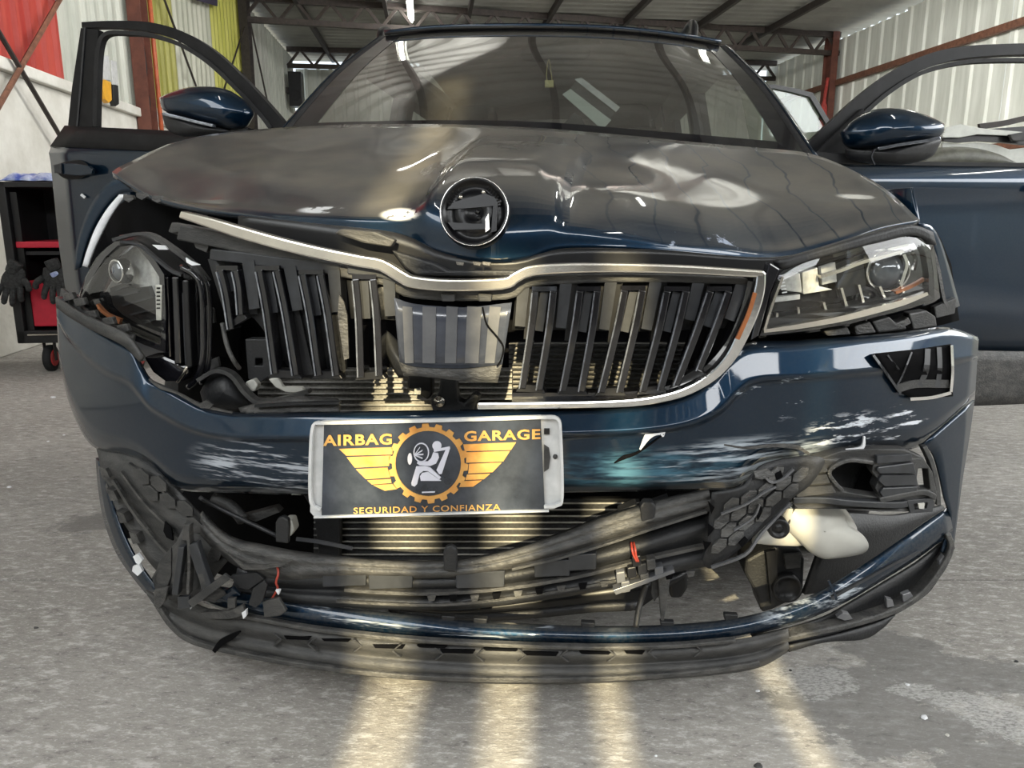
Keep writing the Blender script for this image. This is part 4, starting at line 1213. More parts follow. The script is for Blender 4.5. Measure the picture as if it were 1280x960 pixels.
# ---------------------------------------------------------------- left headlight (pushed back, tilted)
def HLs(u, v):      # its own tilted plane: the outer side is further back
    return Q(u, v, 0.16 + 0.16 * max(0.0, (207 - u) / 110.0))
HL = [(97,388),(101,366),(110,342),(126,317),(144,301),(160,297),(176,304),(190,320),(205,343),(207,390),(207,441),(180,431),(148,416),(118,404),(102,398)]
hl_ = band('headlight', [(98,372),(112,338),(130,312),(160,296),(190,318),(206,342)], [(98,392),(112,404),(140,416),(165,428),(190,436),(207,442)], lambda u, v: HLs(u, v) + CR * .09, M['gloss_black'], car, 20, 5, None, .01)
hl_['label'] = 'dislodged headlight hanging tilted with its black housing exposed'
poly('lamp_rim', HL, HLs, .05, M['gloss_black'], hl_, holes=[[(103,386),(108,364),(117,344),(131,322),(147,307),(160,304),(173,311),(186,326),(199,346),(201,390),(201,432),(178,423),(148,409),(120,397),(106,392)]])
d5 = lambda u, v: HLs(u, v) + CR * .05
poly('reflector_cell', [(128,326),(148,310),(160,306),(174,314),(190,338),(200,360),(200,400),(170,378),(140,362),(124,356)], d5, .03, M['reflector'], hl_)
poly('reflector_shade', [(124,362),(140,356),(158,362),(172,360),(176,372),(190,380),(196,400),(190,420),(160,408),(140,396),(128,384)], lambda u, v: HLs(u, v) + CR * .035, .03, M['satin_black'], hl_)
for a, b in (((138,372),(162,366)), ((142,384),(182,372)), ((152,396),(190,386)), ((170,406),(196,396)), ((134,364),(150,358))):
    strip('lamp_rib', [a, b], 2.2, lambda u, v: HLs(u, v) + CR * .028, .01, M['slat_grey'], hl_)
disc_px('projector', 148, 339, 13, .26, [(1.0, .3), (1.12, .32), (1.18, .2), (1.2, -.8)], M['chrome'], hl_, (-CR - CL * .5))
disc_px('projector_lens', 148, 339, 13, .26, [(0, .6), (.4, .52), (.8, .25), (1, 0), (1, -.5), (0, -.5)], M['gloss_lens'] if 'gloss_lens' in M else M['reflector'], hl_, (-CR - CL * .5))
strip('daylight_bar', [(112,376,4),(122,392,5),(142,406,6),(170,419,6),(200,431,5)], 6, lambda u, v: HLs(u, v) + CR * .004, .02, M['chrome_dusty'], hl_)
strip('amber_edge', [(116,382),(128,394),(146,402)], 4, lambda u, v: HLs(u, v) + CR * .01, .01, M['orange'], hl_)
poly('scale_plate', [(195,356),(203,356),(202,400),(196,400)], lambda u, v: HLs(u, v) - CR * .002, .004, M['white_plastic'], hl_)
for i in range(6):
    strip('scale_mark', [(197, 360 + i * 5), (201, 360 + i * 5)], 1.8, lambda u, v: HLs(u, v) - CR * .004, .002, M['void'], hl_)
band('lamp_lens', [(98,376),(112,340),(130,314),(160,297),(188,318),(206,344)], [(98,390),(112,402),(140,413),(165,424),(190,434),(207,441)], lambda u, v: HLs(u, v) - CR * .006, M['lens'], hl_, 24, 5, lambda t: .02 * (2 * t - 1) ** 2, 0)
# exposed housing: top skirt, ribbed inner side, rim tubes, bottom box
hs = lambda o: (lambda u, v: Q(u, v, .17 + o))
band('housing_top', [(150,296),(176,292),(200,300),(222,318),(246,336)], [(150,306),(172,306),(196,326),(214,342),(240,352)], hs(.02), M['satin_black'], hl_, 20, 4, lambda t: .05 * (1 - t), .006)
strip('housing_seam', [(140,300),(165,293),(186,294),(212,310),(240,332),(256,352)], 4, hs(.0), .02, M['grey_plastic'], hl_)
strip('housing_seam', [(150,302),(172,306),(192,322),(212,338),(226,344)], 3, hs(.0), .01, M['slat_grey'], hl_)
band('housing_side', [(207,344),(226,342),(246,352)], [(207,448),(228,462),(252,478)], hs(.03), M['satin_black'], hl_, 12, 4, None, .01)
for pts, wd, mm in (([(218,346),(220,400),(222,456)], 9, 'gloss_black'), ([(231,350),(233,400),(236,460)], 8, 'satin_black'), ([(208,346),(210,400),(212,448)], 4, 'gloss_black'), ([(228,366),(230,420),(232,456)], 2, 'slat_grey')):
    strip('housing_rib', pts, wd, hs(.0), .03, M[mm], hl_, bevel=.003)
tube_px('housing_rim', [(226,334,.17),(246,346,.16),(253,368,.16),(254,410,.16),(253,450,.16),(246,474,.17),(236,484,.18)], .006, M['gloss_black'], hl_)
tube_px('housing_rim', [(236,332,.19),(256,348,.18),(262,372,.18),(262,420,.18),(260,458,.18),(252,480,.19)], .005, M['gloss_black'], hl_)
poly('housing_foot', [(178,446),(207,446),(236,458),(236,470),(226,478),(206,478),(190,466)], hs(.01), .05, M['gloss_black'], hl_, bevel=.006)
tube_px('housing_rod', [(222,478,.16),(230,466,.15),(234,458,.15)], .003, M['chrome_dusty'], hl_)
for pts in ([(256,382),(266,386),(268,404),(258,404)], [(258,452),(272,446),(274,458),(262,464)]):
    poly('housing_tab', pts, hs(.03), .01, M['grey_plastic'], hl_, bevel=.002)

# ---------------------------------------------------------------- number plate board
PLC = -0.030
def PB(u, v, o=0.0):
    return Q(u, v, PLC + o)
plate = poly('plate_holder', [(391,533),(400,528),(690,522),(698,525),(701,540),(703,622),(698,634),(692,637),(392,646),(387,640)], PLC + .006, .012, M['plate_clear'], car, bevel=.002)
plate['label'] = 'clear plastic plate frame with a printed workshop card'
card = poly('printed_card', [(405,531),(676,525),(681,637),(402,645)], PLC + .001, .004, M['plate_blue'], plate)
strip('plate_edge', [(401,529),(391,532),(388,560),(387,612),(390,632),(400,638)], 3.4, PLC - .004, .008, M['plate_clear'], plate)
strip('plate_edge', [(401,529),(540,526),(676,522)], 4, PLC - .004, .008, M['plate_clear'], plate)
strip('plate_edge', [(676,522),(697,524),(701,545),(703,620),(697,632),(680,634)], 3.4, PLC - .004, .008, M['plate_clear'], plate)
strip('plate_edge', [(392,647),(540,643),(686,639)], 2.2, PLC - .004, .008, M['plate_clear'], plate)
disc_px('screw', 694, 571, 3, PLC + .004, [(0, .6), (.8, .5), (1, .2), (1, -.5)], M['worn_plastic'], plate, n=14)
poly('latch_slot', [(680,536),(687,536),(687,543),(680,543)], PLC + .003, .004, M['satin_black'], plate)
poly('clear_tab', [(680,556),(686,560),(688,572),(686,586),(680,590)], PLC + .003, .003, M['grey_plastic'], plate)
Z = 330 / 1280.0        # the zoomed drawing of the card back to pixels
def zp(pts): return [(380 + x * Z, 515 + y * Z) for x, y in pts]
def art(name, pts, m, off=0.0, holes=()):
    return poly(name, zp(pts), PLC - .0012 - off, .002, m, plate, holes=[zp(h) for h in holes])
def circ(cx, cy, r, n=28, ry=None, a0=0, a1=2 * math.pi):
    return [(cx + r * math.cos(a0 + (a1 - a0) * i / n), cy + (ry or r) * math.sin(a0 + (a1 - a0) * i / n)) for i in range(n)]
gear = []
NT_ = 18
for i in range(NT_):
    for f, r in ((-.30, 176), (-.22, 194), (.22, 194), (.30, 176)):
        a = 2 * math.pi * (i + f) / NT_ + .1
        gear.append((602 + r * math.cos(a), 250 + r * math.sin(a)))
art('gear_emblem', gear, M['gold'], 0, [circ(602, 250, 159, 40)[::-1]])
LWING = [[(170,180),(430,172),(428,206),(205,212)], [(207,220),(420,212),(414,238),(412,262),(246,270)], [(252,278),(404,270),(412,296),(418,318),(300,326)], [(306,332),(420,326),(424,344),(330,352)], [(336,356),(428,350),(450,374),(392,382)]]
for i, p in enumerate(LWING): art('wing_bar', p, M['gold'])
RWING = [[(772,158),(1028,148),(1004,184),(780,190)], [(788,196),(998,190),(966,240),(786,246)], [(800,252),(958,246),(914,292),(796,298)], [(790,304),(902,300),(872,326),(782,330)], [(764,336),(862,332),(820,362),(752,364)]]
for p in RWING: art('wing_bar', p, M['gold'])
# the seated figure with the inflated cushion
art('figure_head', circ(644, 164, 22, 20), M['print_white'])
art('steering_disc', circ(513, 228, 11, 16, 28), M['print_white'])
art('cushion_ring', circ(568, 197, 38, 28, 47), M['print_white'], 0, [circ(568, 197, 33, 28, 42)[::-1]])
for a in (-.9, -.45, 0, .45):
    art('cushion_ray', [(528 + 6, 208), (534 + 44 * math.cos(a), 206 + 44 * math.sin(a) - 3), (534 + 44 * math.cos(a), 206 + 44 * math.sin(a) + 3), (530 + 6, 212)], M['print_white'])
art('figure_body', [(626,196),(650,200),(654,222),(640,250),(612,262),(560,258),(548,250),(550,240),(600,240),(616,224)], M['print_white'])
art('belt', [(628,182),(706,168),(708,180),(630,194)], M['print_white'])
art('seat_back', [(688,180),(706,182),(668,300),(656,302),(642,282)], M['print_white'])
art('figure_leg', [(544,264),(590,262),(612,270),(664,318),(656,326),(600,286),(578,286),(560,300),(548,350),(536,362),(522,356),(520,344)], M['print_white'])
art('seat_base', [(562,312),(572,296),(602,290),(664,334),(566,334)], M['print_white'])
art('base_line', [(572,388),(634,386),(634,391),(572,393)], M['print_white'])
def words(body, x0, x1, yb0, yb1, cap, m, name, bold=.022, fill=None):
    """flat print: letters set along the slanted base line, each letter its own little plate"""
    cu = bpy.data.curves.new(name, 'FONT')
    cu.body = body; cu.size = 1; cu.offset = bold; cu.space_character = 1.12; cu.resolution_u = 3
    tmp = bpy.data.objects.new('tmp', cu); COL.objects.link(tmp)
    dg = bpy.context.evaluated_depsgraph_get(); dg.update()
    me = bpy.data.meshes.new_from_object(tmp.evaluated_get(dg))
    bpy.data.objects.remove(tmp)
    xs = [v.co.x for v in me.vertices]; ys_ = [v.co.y for v in me.vertices]
    ax, bx, ay, by = min(xs), max(xs), min(ys_), max(ys_)
    for v in me.vertices:
        f = (v.co.x - ax) / (bx - ax)
        x = x0 + (x1 - x0) * f
        yb = yb0 + (yb1 - yb0) * f
        y = yb - cap * (v.co.y - ay) / (by - ay)
        q = zp([(x, y)])[0]
        v.co = PB(q[0], q[1], -.0016)
    bm = bmesh.new(); bm.from_mesh(me)
    bmesh.ops.remove_doubles(bm, verts=bm.verts, dist=1e-6)
    seen = set(); out = []
    for v in bm.verts:
        if v in seen: continue
        st = [v]; isl = set()
        while st:
            q = st.pop()
            if q in isl: continue
            isl.add(q); st += [e.other_vert(q) for e in q.link_edges]
        seen |= isl; out.append(isl)
    for isl in out:
        vs = list(isl); idx = {v: i for i, v in enumerate(vs)}
        fs = [[idx[v] for v in f.verts] for f in bm.faces if f.verts[0] in isl]
        mb = MB().add([v.co.copy() for v in vs], fs)
        mb.obj('letter', m, plate)
    bm.free()
words('AIRBAG', 92, 426, 166, 158, 54, M['gold'], 'lettering', .03)
words('GARAGE', 776, 1146, 143, 132, 50, M['gold'], 'lettering', .03)
words('SEGURIDAD Y CONFIANZA', 240, 952, 494, 476, 30, M['gold'], 'lettering', .012)

# ---------------------------------------------------------------- broken lower grille, left sweep
def ridge(k, d):
    return lambda t: d * (0.5 + 0.5 * math.cos(2 * math.pi * k * t)) if k else 0
LW = ('S', .0)
lg = band('lower_grille', [(122,560),(140,563),(170,572),(196,588),(222,612),(248,640),(275,664),(300,680)],
          [(134,612),(150,644),(168,672),(186,700),(204,722),(214,744),(232,748),(250,745)], ('S', .02), M['grey_plastic'], car, 40, 12, lambda t: .012 * math.cos(t * 9), .006)
lg['label'] = 'torn grey plastic lower grille hanging off the bumper'
def hexa(cx, cy, rx, ry, sk=0.0, rot=0.0):
    out = []
    for i in range(6):
        a = math.pi / 3 * i
        x, y = rx * math.cos(a), ry * math.sin(a)
        x, y = x * math.cos(rot) - y * math.sin(rot), x * math.sin(rot) + y * math.cos(rot)
        out.append((cx + x, cy + y + sk * x))
    return out
def inside(p, pts):
    r = False; j = len(pts) - 1
    for i in range(len(pts)):
        (xi, yi), (xj, yj) = pts[i], pts[j]
        if (yi > p[1]) != (yj > p[1]) and p[0] < (xj - xi) * (p[1] - yi) / (yj - yi) + xi: r = not r
        j = i
    return r
def honeycomb(parent, outline, spec, rx, ry, rot, m, seed=1, shrink=.86):
    rnd = random.Random(seed)
    cx = sum(p[0] for p in outline) / len(outline); cy = sum(p[1] for p in outline) / len(outline)
    for i in range(-9, 10):
        for j in range(-9, 10):
            x = i * rx * 1.5; y = j * ry * 1.74 + (ry * .87 if i % 2 else 0)
            X = cx + x * math.cos(rot) - y * math.sin(rot); Y_ = cy + x * math.sin(rot) + y * math.cos(rot)
            hx = hexa(X, Y_, rx * shrink, ry * shrink, 0, rot)
            if sum(inside(h, outline) for h in hx) < 6: continue
            o = rnd.uniform(-.003, .002)
            sp = ('S', spec[1] + o) if isinstance(spec, tuple) else (lambda u, v, s=spec, oo=o: s(u, v) + CR * oo)
            poly('mesh_cell', hx, sp, .006, m, parent, bevel=.0012)
honeycomb(lg, [(140,566),(172,574),(196,590),(228,620),(270,664),(288,680),(250,690),(228,660),(200,640),(176,616),(152,590)], ('S', .002), 15, 9, .75, M['grey_plastic'], 3, .9)
for pts, wd in (([(140,600),(165,640),(195,678),(216,700)], 3), ([(150,590),(180,630),(215,665),(232,690)], 2.5), ([(160,580),(195,606),(225,640),(262,672)], 2.5)):
    strip('mesh_rib', pts, wd, ('S', .003), .008, M['worn_plastic'], lg)
for u, v, wdt in ((127,590,10),(137,618,12),(149,646,12),(165,672,12)):
    poly('rim_clip', [(u-4,v-7),(u+5,v-4),(u+10,v+7),(u+1,v+8)], ('S', .0), .02, M['worn_plastic'], lg)
poly('torn_hole', [(206,652),(214,660),(216,676),(208,672),(204,664)], ('S', -.004), .004, M['void'], lg)
# left outer leg of the skin: thin painted edge and lip going down to the floor valance
band('lower_strip_end', [(121,572),(124,610),(131,650),(146,690),(166,720),(184,742)], [(133,590),(140,624),(150,655),(166,690),(184,718),(200,738)], ('S', .05), M['strip_paint'], car, 24, 4, None, .005)

# main beam of the lower grille, bowed and sagging
BM_T = [(252,640),(276,664),(300,676),(330,682),(370,690),(430,697),(500,702),(550,702),(600,697),(660,682),(710,664),(760,645),(810,630),(850,620),(886,613)]
BM_B = [(252,668),(278,694),(306,712),(330,722),(360,728),(430,722),(500,722),(560,722),(612,716),(670,702),(716,690),(766,676),(812,660),(850,648),(890,636)]
beam = band('grille_beam', BM_T, BM_B, ('S', -.012), M['worn_plastic'], car, 70, 10, lambda t: .018 * (2 * t - 1) ** 2 + .004 * math.cos(14 * t), .006)
lbt = [(300,702),(330,716),(360,716),(430,712),(500,716),(560,716),(620,710),(680,698),(740,684),(800,668),(850,652),(888,640)]
lbb = [(290,738),(330,744),(372,752),(430,757),(500,760),(560,760),(620,756),(680,748),(740,738),(800,724),(850,712),(886,706)]
beam2 = band('grille_lower_rail', lbt, lbb, ('S', .012), M['black_plastic'], car, 70, 9, lambda t: .014 * math.cos(11 * t), .006)
strip('rail_rib', [(430,738),(500,742),(560,742),(640,735),(720,722),(800,702),(880,684)], 4, ('S', -.006), .012, M['worn_plastic'], beam2)
strip('rail_rib', [(420,752),(500,756),(560,756),(640,748),(720,736),(800,720)], 3, ('S', -.006), .012, M['worn_plastic'], beam2)
strip('beam_edge', [(640,712),(700,698),(760,680),(820,660),(884,640)], 3, ('S', -.02), .01, M['worn_plastic'], beam)
for u, v, wd in ((430,720,60),(488,723,60),(600,722,66),(690,708,50),(728,700,40)):
    poly('rail_pocket', [(u-wd/2+2,v-6),(u+wd/2-2,v-8),(u+wd/2-3,v+12),(u-wd/2+3,v+14)], ('S', -.008), .014, M['slat_grey'], beam2, bevel=.002)
for i in range(13):
    u = 540 + i * 27; v = 748 - .0 * i - max(0, (u - 600)) * .115
    poly('rail_slot', [(u-6,v-3),(u+5,v-4),(u+3,v+3),(u-4,v+4)], ('S', -.009), .004, M['void'] if i % 2 else M['worn_plastic'], beam2)
for u, v in ((352,664),(562,700)):
    poly('locating_tab', [(u-8,v+14),(u-8,v-10),(u-5,v-16),(u+2,v-18),(u+8,v-14),(u+9,v-6),(u+8,v+16)], ('S', -.022), .012, M['black_plastic'], beam, bevel=.003)
poly('locating_tab', [(800,634),(804,628),(816,628),(820,634),(818,654),(802,656)], ('S', -.016), .02, M['black_plastic'], beam, bevel=.003)
strip('support_rod', [(700,678),(745,655),(790,640),(836,624)], 5, ('S', .03), .02, M['black_plastic'], car)
poly('support_block', [(772,640),(796,630),(798,650),(776,656)], ('S', .01), .03, M['black_plastic'], car, bevel=.003)
poly('broken_tab', [(264,684),(272,680),(276,694),(272,702),(262,702),(258,694)], ('S', -.004), .008, M['worn_plastic'], beam, bevel=.002)
poly('torn_edge', [(282,690),(296,700),(304,706),(330,706),(352,704),(366,700),(352,708),(330,712),(304,712)], ('S', -.026), .004, M['worn_plastic'], beam)
# connector and clips torn out on the right of the rail
cn = poly('connector_plate', [(766,738),(842,712),(844,716),(770,744)], ('S', -.02), .02, M['clear_grey'], car, bevel=.001)
for u, v, mm in ((776,722,'clear_grey'), (790,716,'satin_black'), (803,712,'black_plastic'), (814,706,'worn_plastic'), (796,702,'satin_black'), (782,734,'clear_grey'), (806,724,'worn_plastic'), (824,716,'clear_grey')):
    poly('connector_block', [(u-6,v-6),(u+5,v-8),(u+6,v+6),(u-5,v+8)], ('S', -.018), .02, M[mm], cn, bevel=.002)
for k in range(2):
    tube_px('red_wire', [(789+k*3,678,('S',.0)),(790+k*4,686,('S',-.02)),(792+k*3,694,('S',-.022)),(796+k*2,702,('S',-.02))], .0018, M['red_wire'], cn)
tube_px('red_wire', [(345,704,('S',-.01)),(348,716,('S',-.02)),(345,728,('S',-.024)),(347,736,('S',-.02)),(340,748,('S',-.02))], .002, M['red_wire'], beam2)
# hanging hoses and drip shields under the rail
tube_px('drain_hose', [(808,730,('S',.02)),(802,748,('S',.02)),(798,764,('S',.01)),(795,784,('S',.0))], .005, M['black_plastic'], car)
poly('hanging_strip', [(822,716),(838,714),(836,740),(830,776),(827,786),(824,748)], ('S', .02), .012, M['worn_plastic'], car, bevel=.002)
poly('hanging_flap', [(816,722),(824,720),(826,740),(818,752),(814,742)], ('S', .03), .008, M['grey_plastic'], car)
band('undertray', [(480,752),(560,760),(640,752),(720,740),(800,728),(862,714)], [(490,766),(560,772),(640,768),(720,764),(790,762),(800,758)], ('S', .18), M['satin_black'], car, 24, 4, None, .01)
band('tray_lip', [(500,764),(580,768),(660,763),(740,755),(800,752)], [(500,771),(580,776),(660,772),(740,764),(800,761)], ('S', .14), M['black_plastic'], car, 24, 3, None, .01)
poly('tray_box', [(834,716),(858,708),(860,736),(852,748),(838,748)], .30, .06, M['satin_black'], car, bevel=.006)

# ---------------------------------------------------------------- right side: honeycomb, fog bezel, washer bottle
HB = [(890,616),(912,612),(930,606),(944,588),(960,578),(990,572),(1020,570),(1030,578),(1012,606),(990,622),(957,655),(926,684),(900,704),(886,710),(878,700),(884,682),(886,650)]
def hbS(u, v): return S(u, v, -.026 + .005 * math.sin(u * .06) + .004 * math.sin(v * .09))
def fan_skin(name, outline, f, m, parent, nr=6, sub=3):
    loop = px(list(outline) + [outline[0]], sub)[:-1]
    cx = sum(p.x for p in loop) / len(loop); cy = sum(p.y for p in loop) / len(loop)
    rows = []
    for i in range(nr + 1):
        s = max(.02, i / nr)
        rows.append([f(cx + (p.x - cx) * s, cy + (p.y - cy) * s) for p in loop])
    return MB().grid(rows, closed=True).obj(name, m, parent, smooth=True, solid=.004, offset=0)
hb = fan_skin('crushed_grille', HB, hbS, M['black_plastic'], car)
hb['label'] = 'crumpled honeycomb grille folded over the bumper corner'
honeycomb(hb, [(892,620),(935,608),(962,582),(1020,574),(1022,584),(990,620),(945,662),(900,698),(886,704),(888,660)], lambda u, v: hbS(u, v) - CR * .007, 15, 8, -.72, M['worn_plastic'], 5, .90)
for pts, wd in (([(900,640),(930,628),(955,612),(968,606)], 2), ([(888,706),(930,690),(950,664),(986,626)], 3), ([(916,660),(940,644),(948,628)], 2), ([(952,590),(962,600),(976,596),(990,584)], 2.5)):
    strip('bent_rib', pts, wd, lambda u, v: hbS(u, v) - CR * .012, .006, M['clear_grey'], hb)
for pts in ([(884,624),(892,632),(888,640)], [(884,652),(892,658),(884,668)], [(878,674),(888,676),(880,686)], [(922,676),(930,668),(934,672),(926,682)], [(966,590),(974,586),(980,600),(972,610),(970,600)], [(944,640),(950,630),(952,636),(946,648)]):
    poly('tear', pts, lambda u, v: hbS(u, v) - CR * .009, .003, M['void'], hb)
poly('torn_scrap', [(940,586),(956,582),(966,590),(950,596),(942,594)], lambda u, v: hbS(u, v) - CR * .014, .004, M['worn_plastic'], hb)
FB = [(992,586),(1022,574),(1052,564),(1086,562),(1130,562),(1154,572),(1166,590),(1172,618),(1168,634),(1140,640),(1100,640),(1040,636),(996,636),(986,622)]
FH = [(1038,590),(1052,580),(1070,577),(1092,580),(1090,590),(1098,600),(1094,610),(1100,622),(1062,616),(1050,612)]
F2 = [(1148,586),(1160,586),(1163,612),(1152,614),(1146,600)]
fb = poly('fog_bezel', FB, ('S', -.012), .03, M['grey_plastic'], car, holes=[FH[::-1], F2[::-1]], bevel=.002)
fb['label'] = 'broken fog lamp bezel with empty hole'
poly('bezel_pocket', [(1034,580),(1100,572),(1106,630),(1040,624)], ('S', .06), .01, M['black_plastic'], fb)
poly('pocket_shade', [(1078,584),(1106,578),(1106,626),(1066,620)], ('S', .05), .005, M['void'], fb)
strip('bezel_rim', [(1092,579),(1064,576),(1046,582),(1037,592),(1046,606),(1054,614)], 5, ('S', -.020), .02, M['worn_plastic'], fb, bevel=.002)
for pts in ([(1098,584),(1142,578),(1146,592),(1100,592),(1096,588)], [(1102,594),(1146,594),(1148,606),(1106,608),(1098,601)], [(1104,610),(1148,608),(1146,616),(1104,622),(1100,616)], [(1096,570),(1140,568),(1142,576),(1096,580)]):
    poly('mesh_cell', pts, ('S', -.019), .012, M['slat_grey'], fb, bevel=.002)
for pts in ([(1000,582),(1030,576),(1036,590),(1002,594)], [(996,596),(1034,593),(1038,604),(998,608)], [(992,610),(1040,607),(1046,616),(996,622)]):
    poly('mesh_cell', pts, ('S', -.019), .012, M['grey_plastic'], fb, bevel=.002)
strip('bezel_rail', [(992,626),(1030,626),(1070,630),(1120,632),(1135,630)], 8, ('S', -.020), .02, M['slat_grey'], fb, bevel=.002)
strip('bezel_rail', [(1100,626),(1130,620),(1155,616),(1170,622)], 7, ('S', -.020), .02, M['grey_plastic'], fb, bevel=.002)
poly('bezel_bracket', [(1134,626),(1168,622),(1166,640),(1138,642)], ('S', -.016), .02, M['slat_grey'], fb, holes=[[(1142,630),(1160,628),(1158,636),(1144,637)]], bevel=.001)
strip('bezel_leg', [(1156,558),(1166,580),(1172,606),(1174,632)], 6, ('S', -.008), .02, M['grey_plastic'], fb, bevel=.002)
poly('white_clip', [(1148,630),(1156,629),(1155,636),(1149,636)], ('S', -.02), .004, M['white_plastic'], fb)
# splash liner behind
band('wheel_liner', [(1040,640),(1080,642),(1120,644),(1178,632)], [(1004,742),(1030,738),(1070,724),(1182,650)], ('S', .20), M['black_plastic'], car, 24, 4, None, .01)
ob = pillow('washer_bottle', [(984,632),(1010,628),(1034,634),(1054,640),(1060,656),(1078,668),(1086,682),(1078,692),(1046,698),(1028,698),(1012,690),(1000,678),(984,662),(978,645)], 0, .04, M['white_plastic'], car, back=.06, sm=4, spec=lambda u, v: S(u, v, .07))
ob['label'] = 'exposed white plastic washer bottle'
pillow('bottle_foot', [(940,679),(956,662),(972,650),(990,636),(1004,650),(1010,670),(1004,682),(970,682)], 0, .02, M['white_plastic'], ob, back=.05, sm=3, spec=lambda u, v: S(u, v, .085))
pillow('bottle_shoulder', [(1052,630),(1064,646),(1072,664),(1064,676),(1048,680),(1040,656),(1042,634)], 0, .03, M['white_plastic'], ob, back=.05, sm=3, spec=lambda u, v: S(u, v, .10))
disc_px('bottle_pump', 973, 660, 13.5, .075, [(0, .2), (.3, .25), (.35, .1), (.6, .1), (.65, .3), (.95, .3), (1, .1), (1, -.8)], M['satin_black'], ob)
strip('pump_seam', [(994,632),(990,646),(984,658)], 2, ('S', .05), .01, M['grey_plastic'], ob)
for a in range(5):
    t = a * 2 * math.pi / 5
    strip('pump_spoke', [(972 + 2 * math.cos(t), 660 + 2 * math.sin(t)), (972 + 10 * math.cos(t), 660 + 10 * math.sin(t))], 2, .1, .006, M['slat_grey'], ob)
# dark ducting under the bottle
poly('brake_duct', [(932,700),(950,690),(968,684),(1000,686),(1006,700),(1004,744),(966,762),(952,766),(946,744),(930,716)], .36, .08, M['black_plastic'], car, bevel=.006)
disc_px('duct_mouth', 984, 736, 18, .34, [(0, -.2), (.8, -.2), (.85, .1), (1, .1), (1, -.6)], M['satin_black'], car)
poly('duct_rib', [(958,690),(970,688),(974,750),(964,756)], .345, .01, M['satin_black'], car)
poly('duct_plate', [(980,694),(1002,692),(1001,710),(982,712)], .345, .01, M['grey_plastic'], car, bevel=.002)

# ---------------------------------------------------------------- painted lower strip and black valance
ST = [(252,730),(280,734),(310,740),(345,748),(400,757),(460,764),(520,770),(580,777),(640,780),(700,783),(760,784),(820,783),(880,779),(930,772),(975,760),(1020,742),(1060,718),(1100,692),(1140,664),(1184,634)]
SB = [(256,752),(284,762),(316,768),(350,776),(400,784),(460,791),(520,796),(580,800),(640,803),(700,804),(760,805),(820,804),(880,801),(930,794),(975,783),(1020,768),(1062,748),(1102,724),(1144,698),(1190,664)]
lstrip = band('lower_strip', ST, SB, ('S', .0), M['strip_paint'], car, 90, 7, lambda t: .02 * (1 - t) ** 2 + .01 * t ** 4, .006)
lstrip['label'] = 'bent dark blue strip along the lower bumper'
for u, v in ((410,757),(560,775),(735,783),(834,782),(914,773),(600,778)):
    poly('strip_clip', [(u-9,v-5),(u+9,v-4),(u+8,v+3),(u-8,v+3)], ('S', .016), .012, M['black_plastic'], lstrip, bevel=.002)
strip('strip_crease', [(1036,726),(1042,738),(1046,750)], 3, ('S', -.004), .004, M['paint'], lstrip)
VT = [(182,738),(196,744),(214,748),(236,752),(270,764),(310,772),(350,780),(420,789),(500,797),(580,803),(660,806),(740,808),(820,807),(890,803),(940,796),(985,786)]
VB = [(192,752),(206,772),(222,790),(240,802),(280,812),(330,822),(380,832),(450,842),(520,848),(600,852),(680,853),(760,851),(840,846),(900,841),(950,832),(985,812)]
val = band('valance', VT, VB, ('S', -.006), M['grey_plastic'], car, 90, 14, lambda t: .006 * math.cos(t * 12.5) + (.02 * max(0, t - .86) / .14), .006)
val['label'] = 'cracked grey plastic valance scraping close to the floor'
strip('valance_lip', [(196,758),(214,784),(240,803),(290,816),(350,828),(420,838),(500,846),(580,850),(660,851),(740,850),(820,846),(890,840),(950,830)], 6, ('S', -.020), .03, M['worn_plastic'], val, bevel=.002)
strip('valance_fold', [(256,766),(316,774),(380,786),(460,796),(540,803),(640,808),(740,811),(840,809),(920,802)], 5, ('S', -.016), .012, M['worn_plastic'], val, bevel=.002)
for i, (u, v, wd) in enumerate(((372,797,34),(420,800,36),(486,808,40),(540,808,38),(572,814,44),(626,812,44),(676,817,44),(744,816,40),(793,815,26))):
    hgt = 2.2 if i % 2 == 0 else 1.4
    poly('valance_slot', [(u-wd/2,v-hgt),(u+wd/2,v-hgt+1.2),(u+wd/2-3,v+hgt+1),(u-wd/2+3,v+hgt)], ('S', -.0155), .004, M['void'], val)
for u, v, d in ((346,800,1),(390,806,-1),(446,808,1),(496,814,-1),(548,818,1),(600,820,-1),(652,820,1),(706,820,-1),(764,820,1),(816,816,-1),(872,814,1)):
    poly('valance_arrow', [(u-d*6,v-8),(u-d*3,v-8),(u+d*7,v),(u-d*3,v+8),(u-d*6,v+8),(u+d*4,v)], ('S', -.0165), .010, M['grey_plastic'], val, bevel=.0015)
strip('valance_crack', [(267,815,5),(276,804,8),(290,796,7),(300,790,2)], 6, ('S', -.021), .004, M['void'], val)
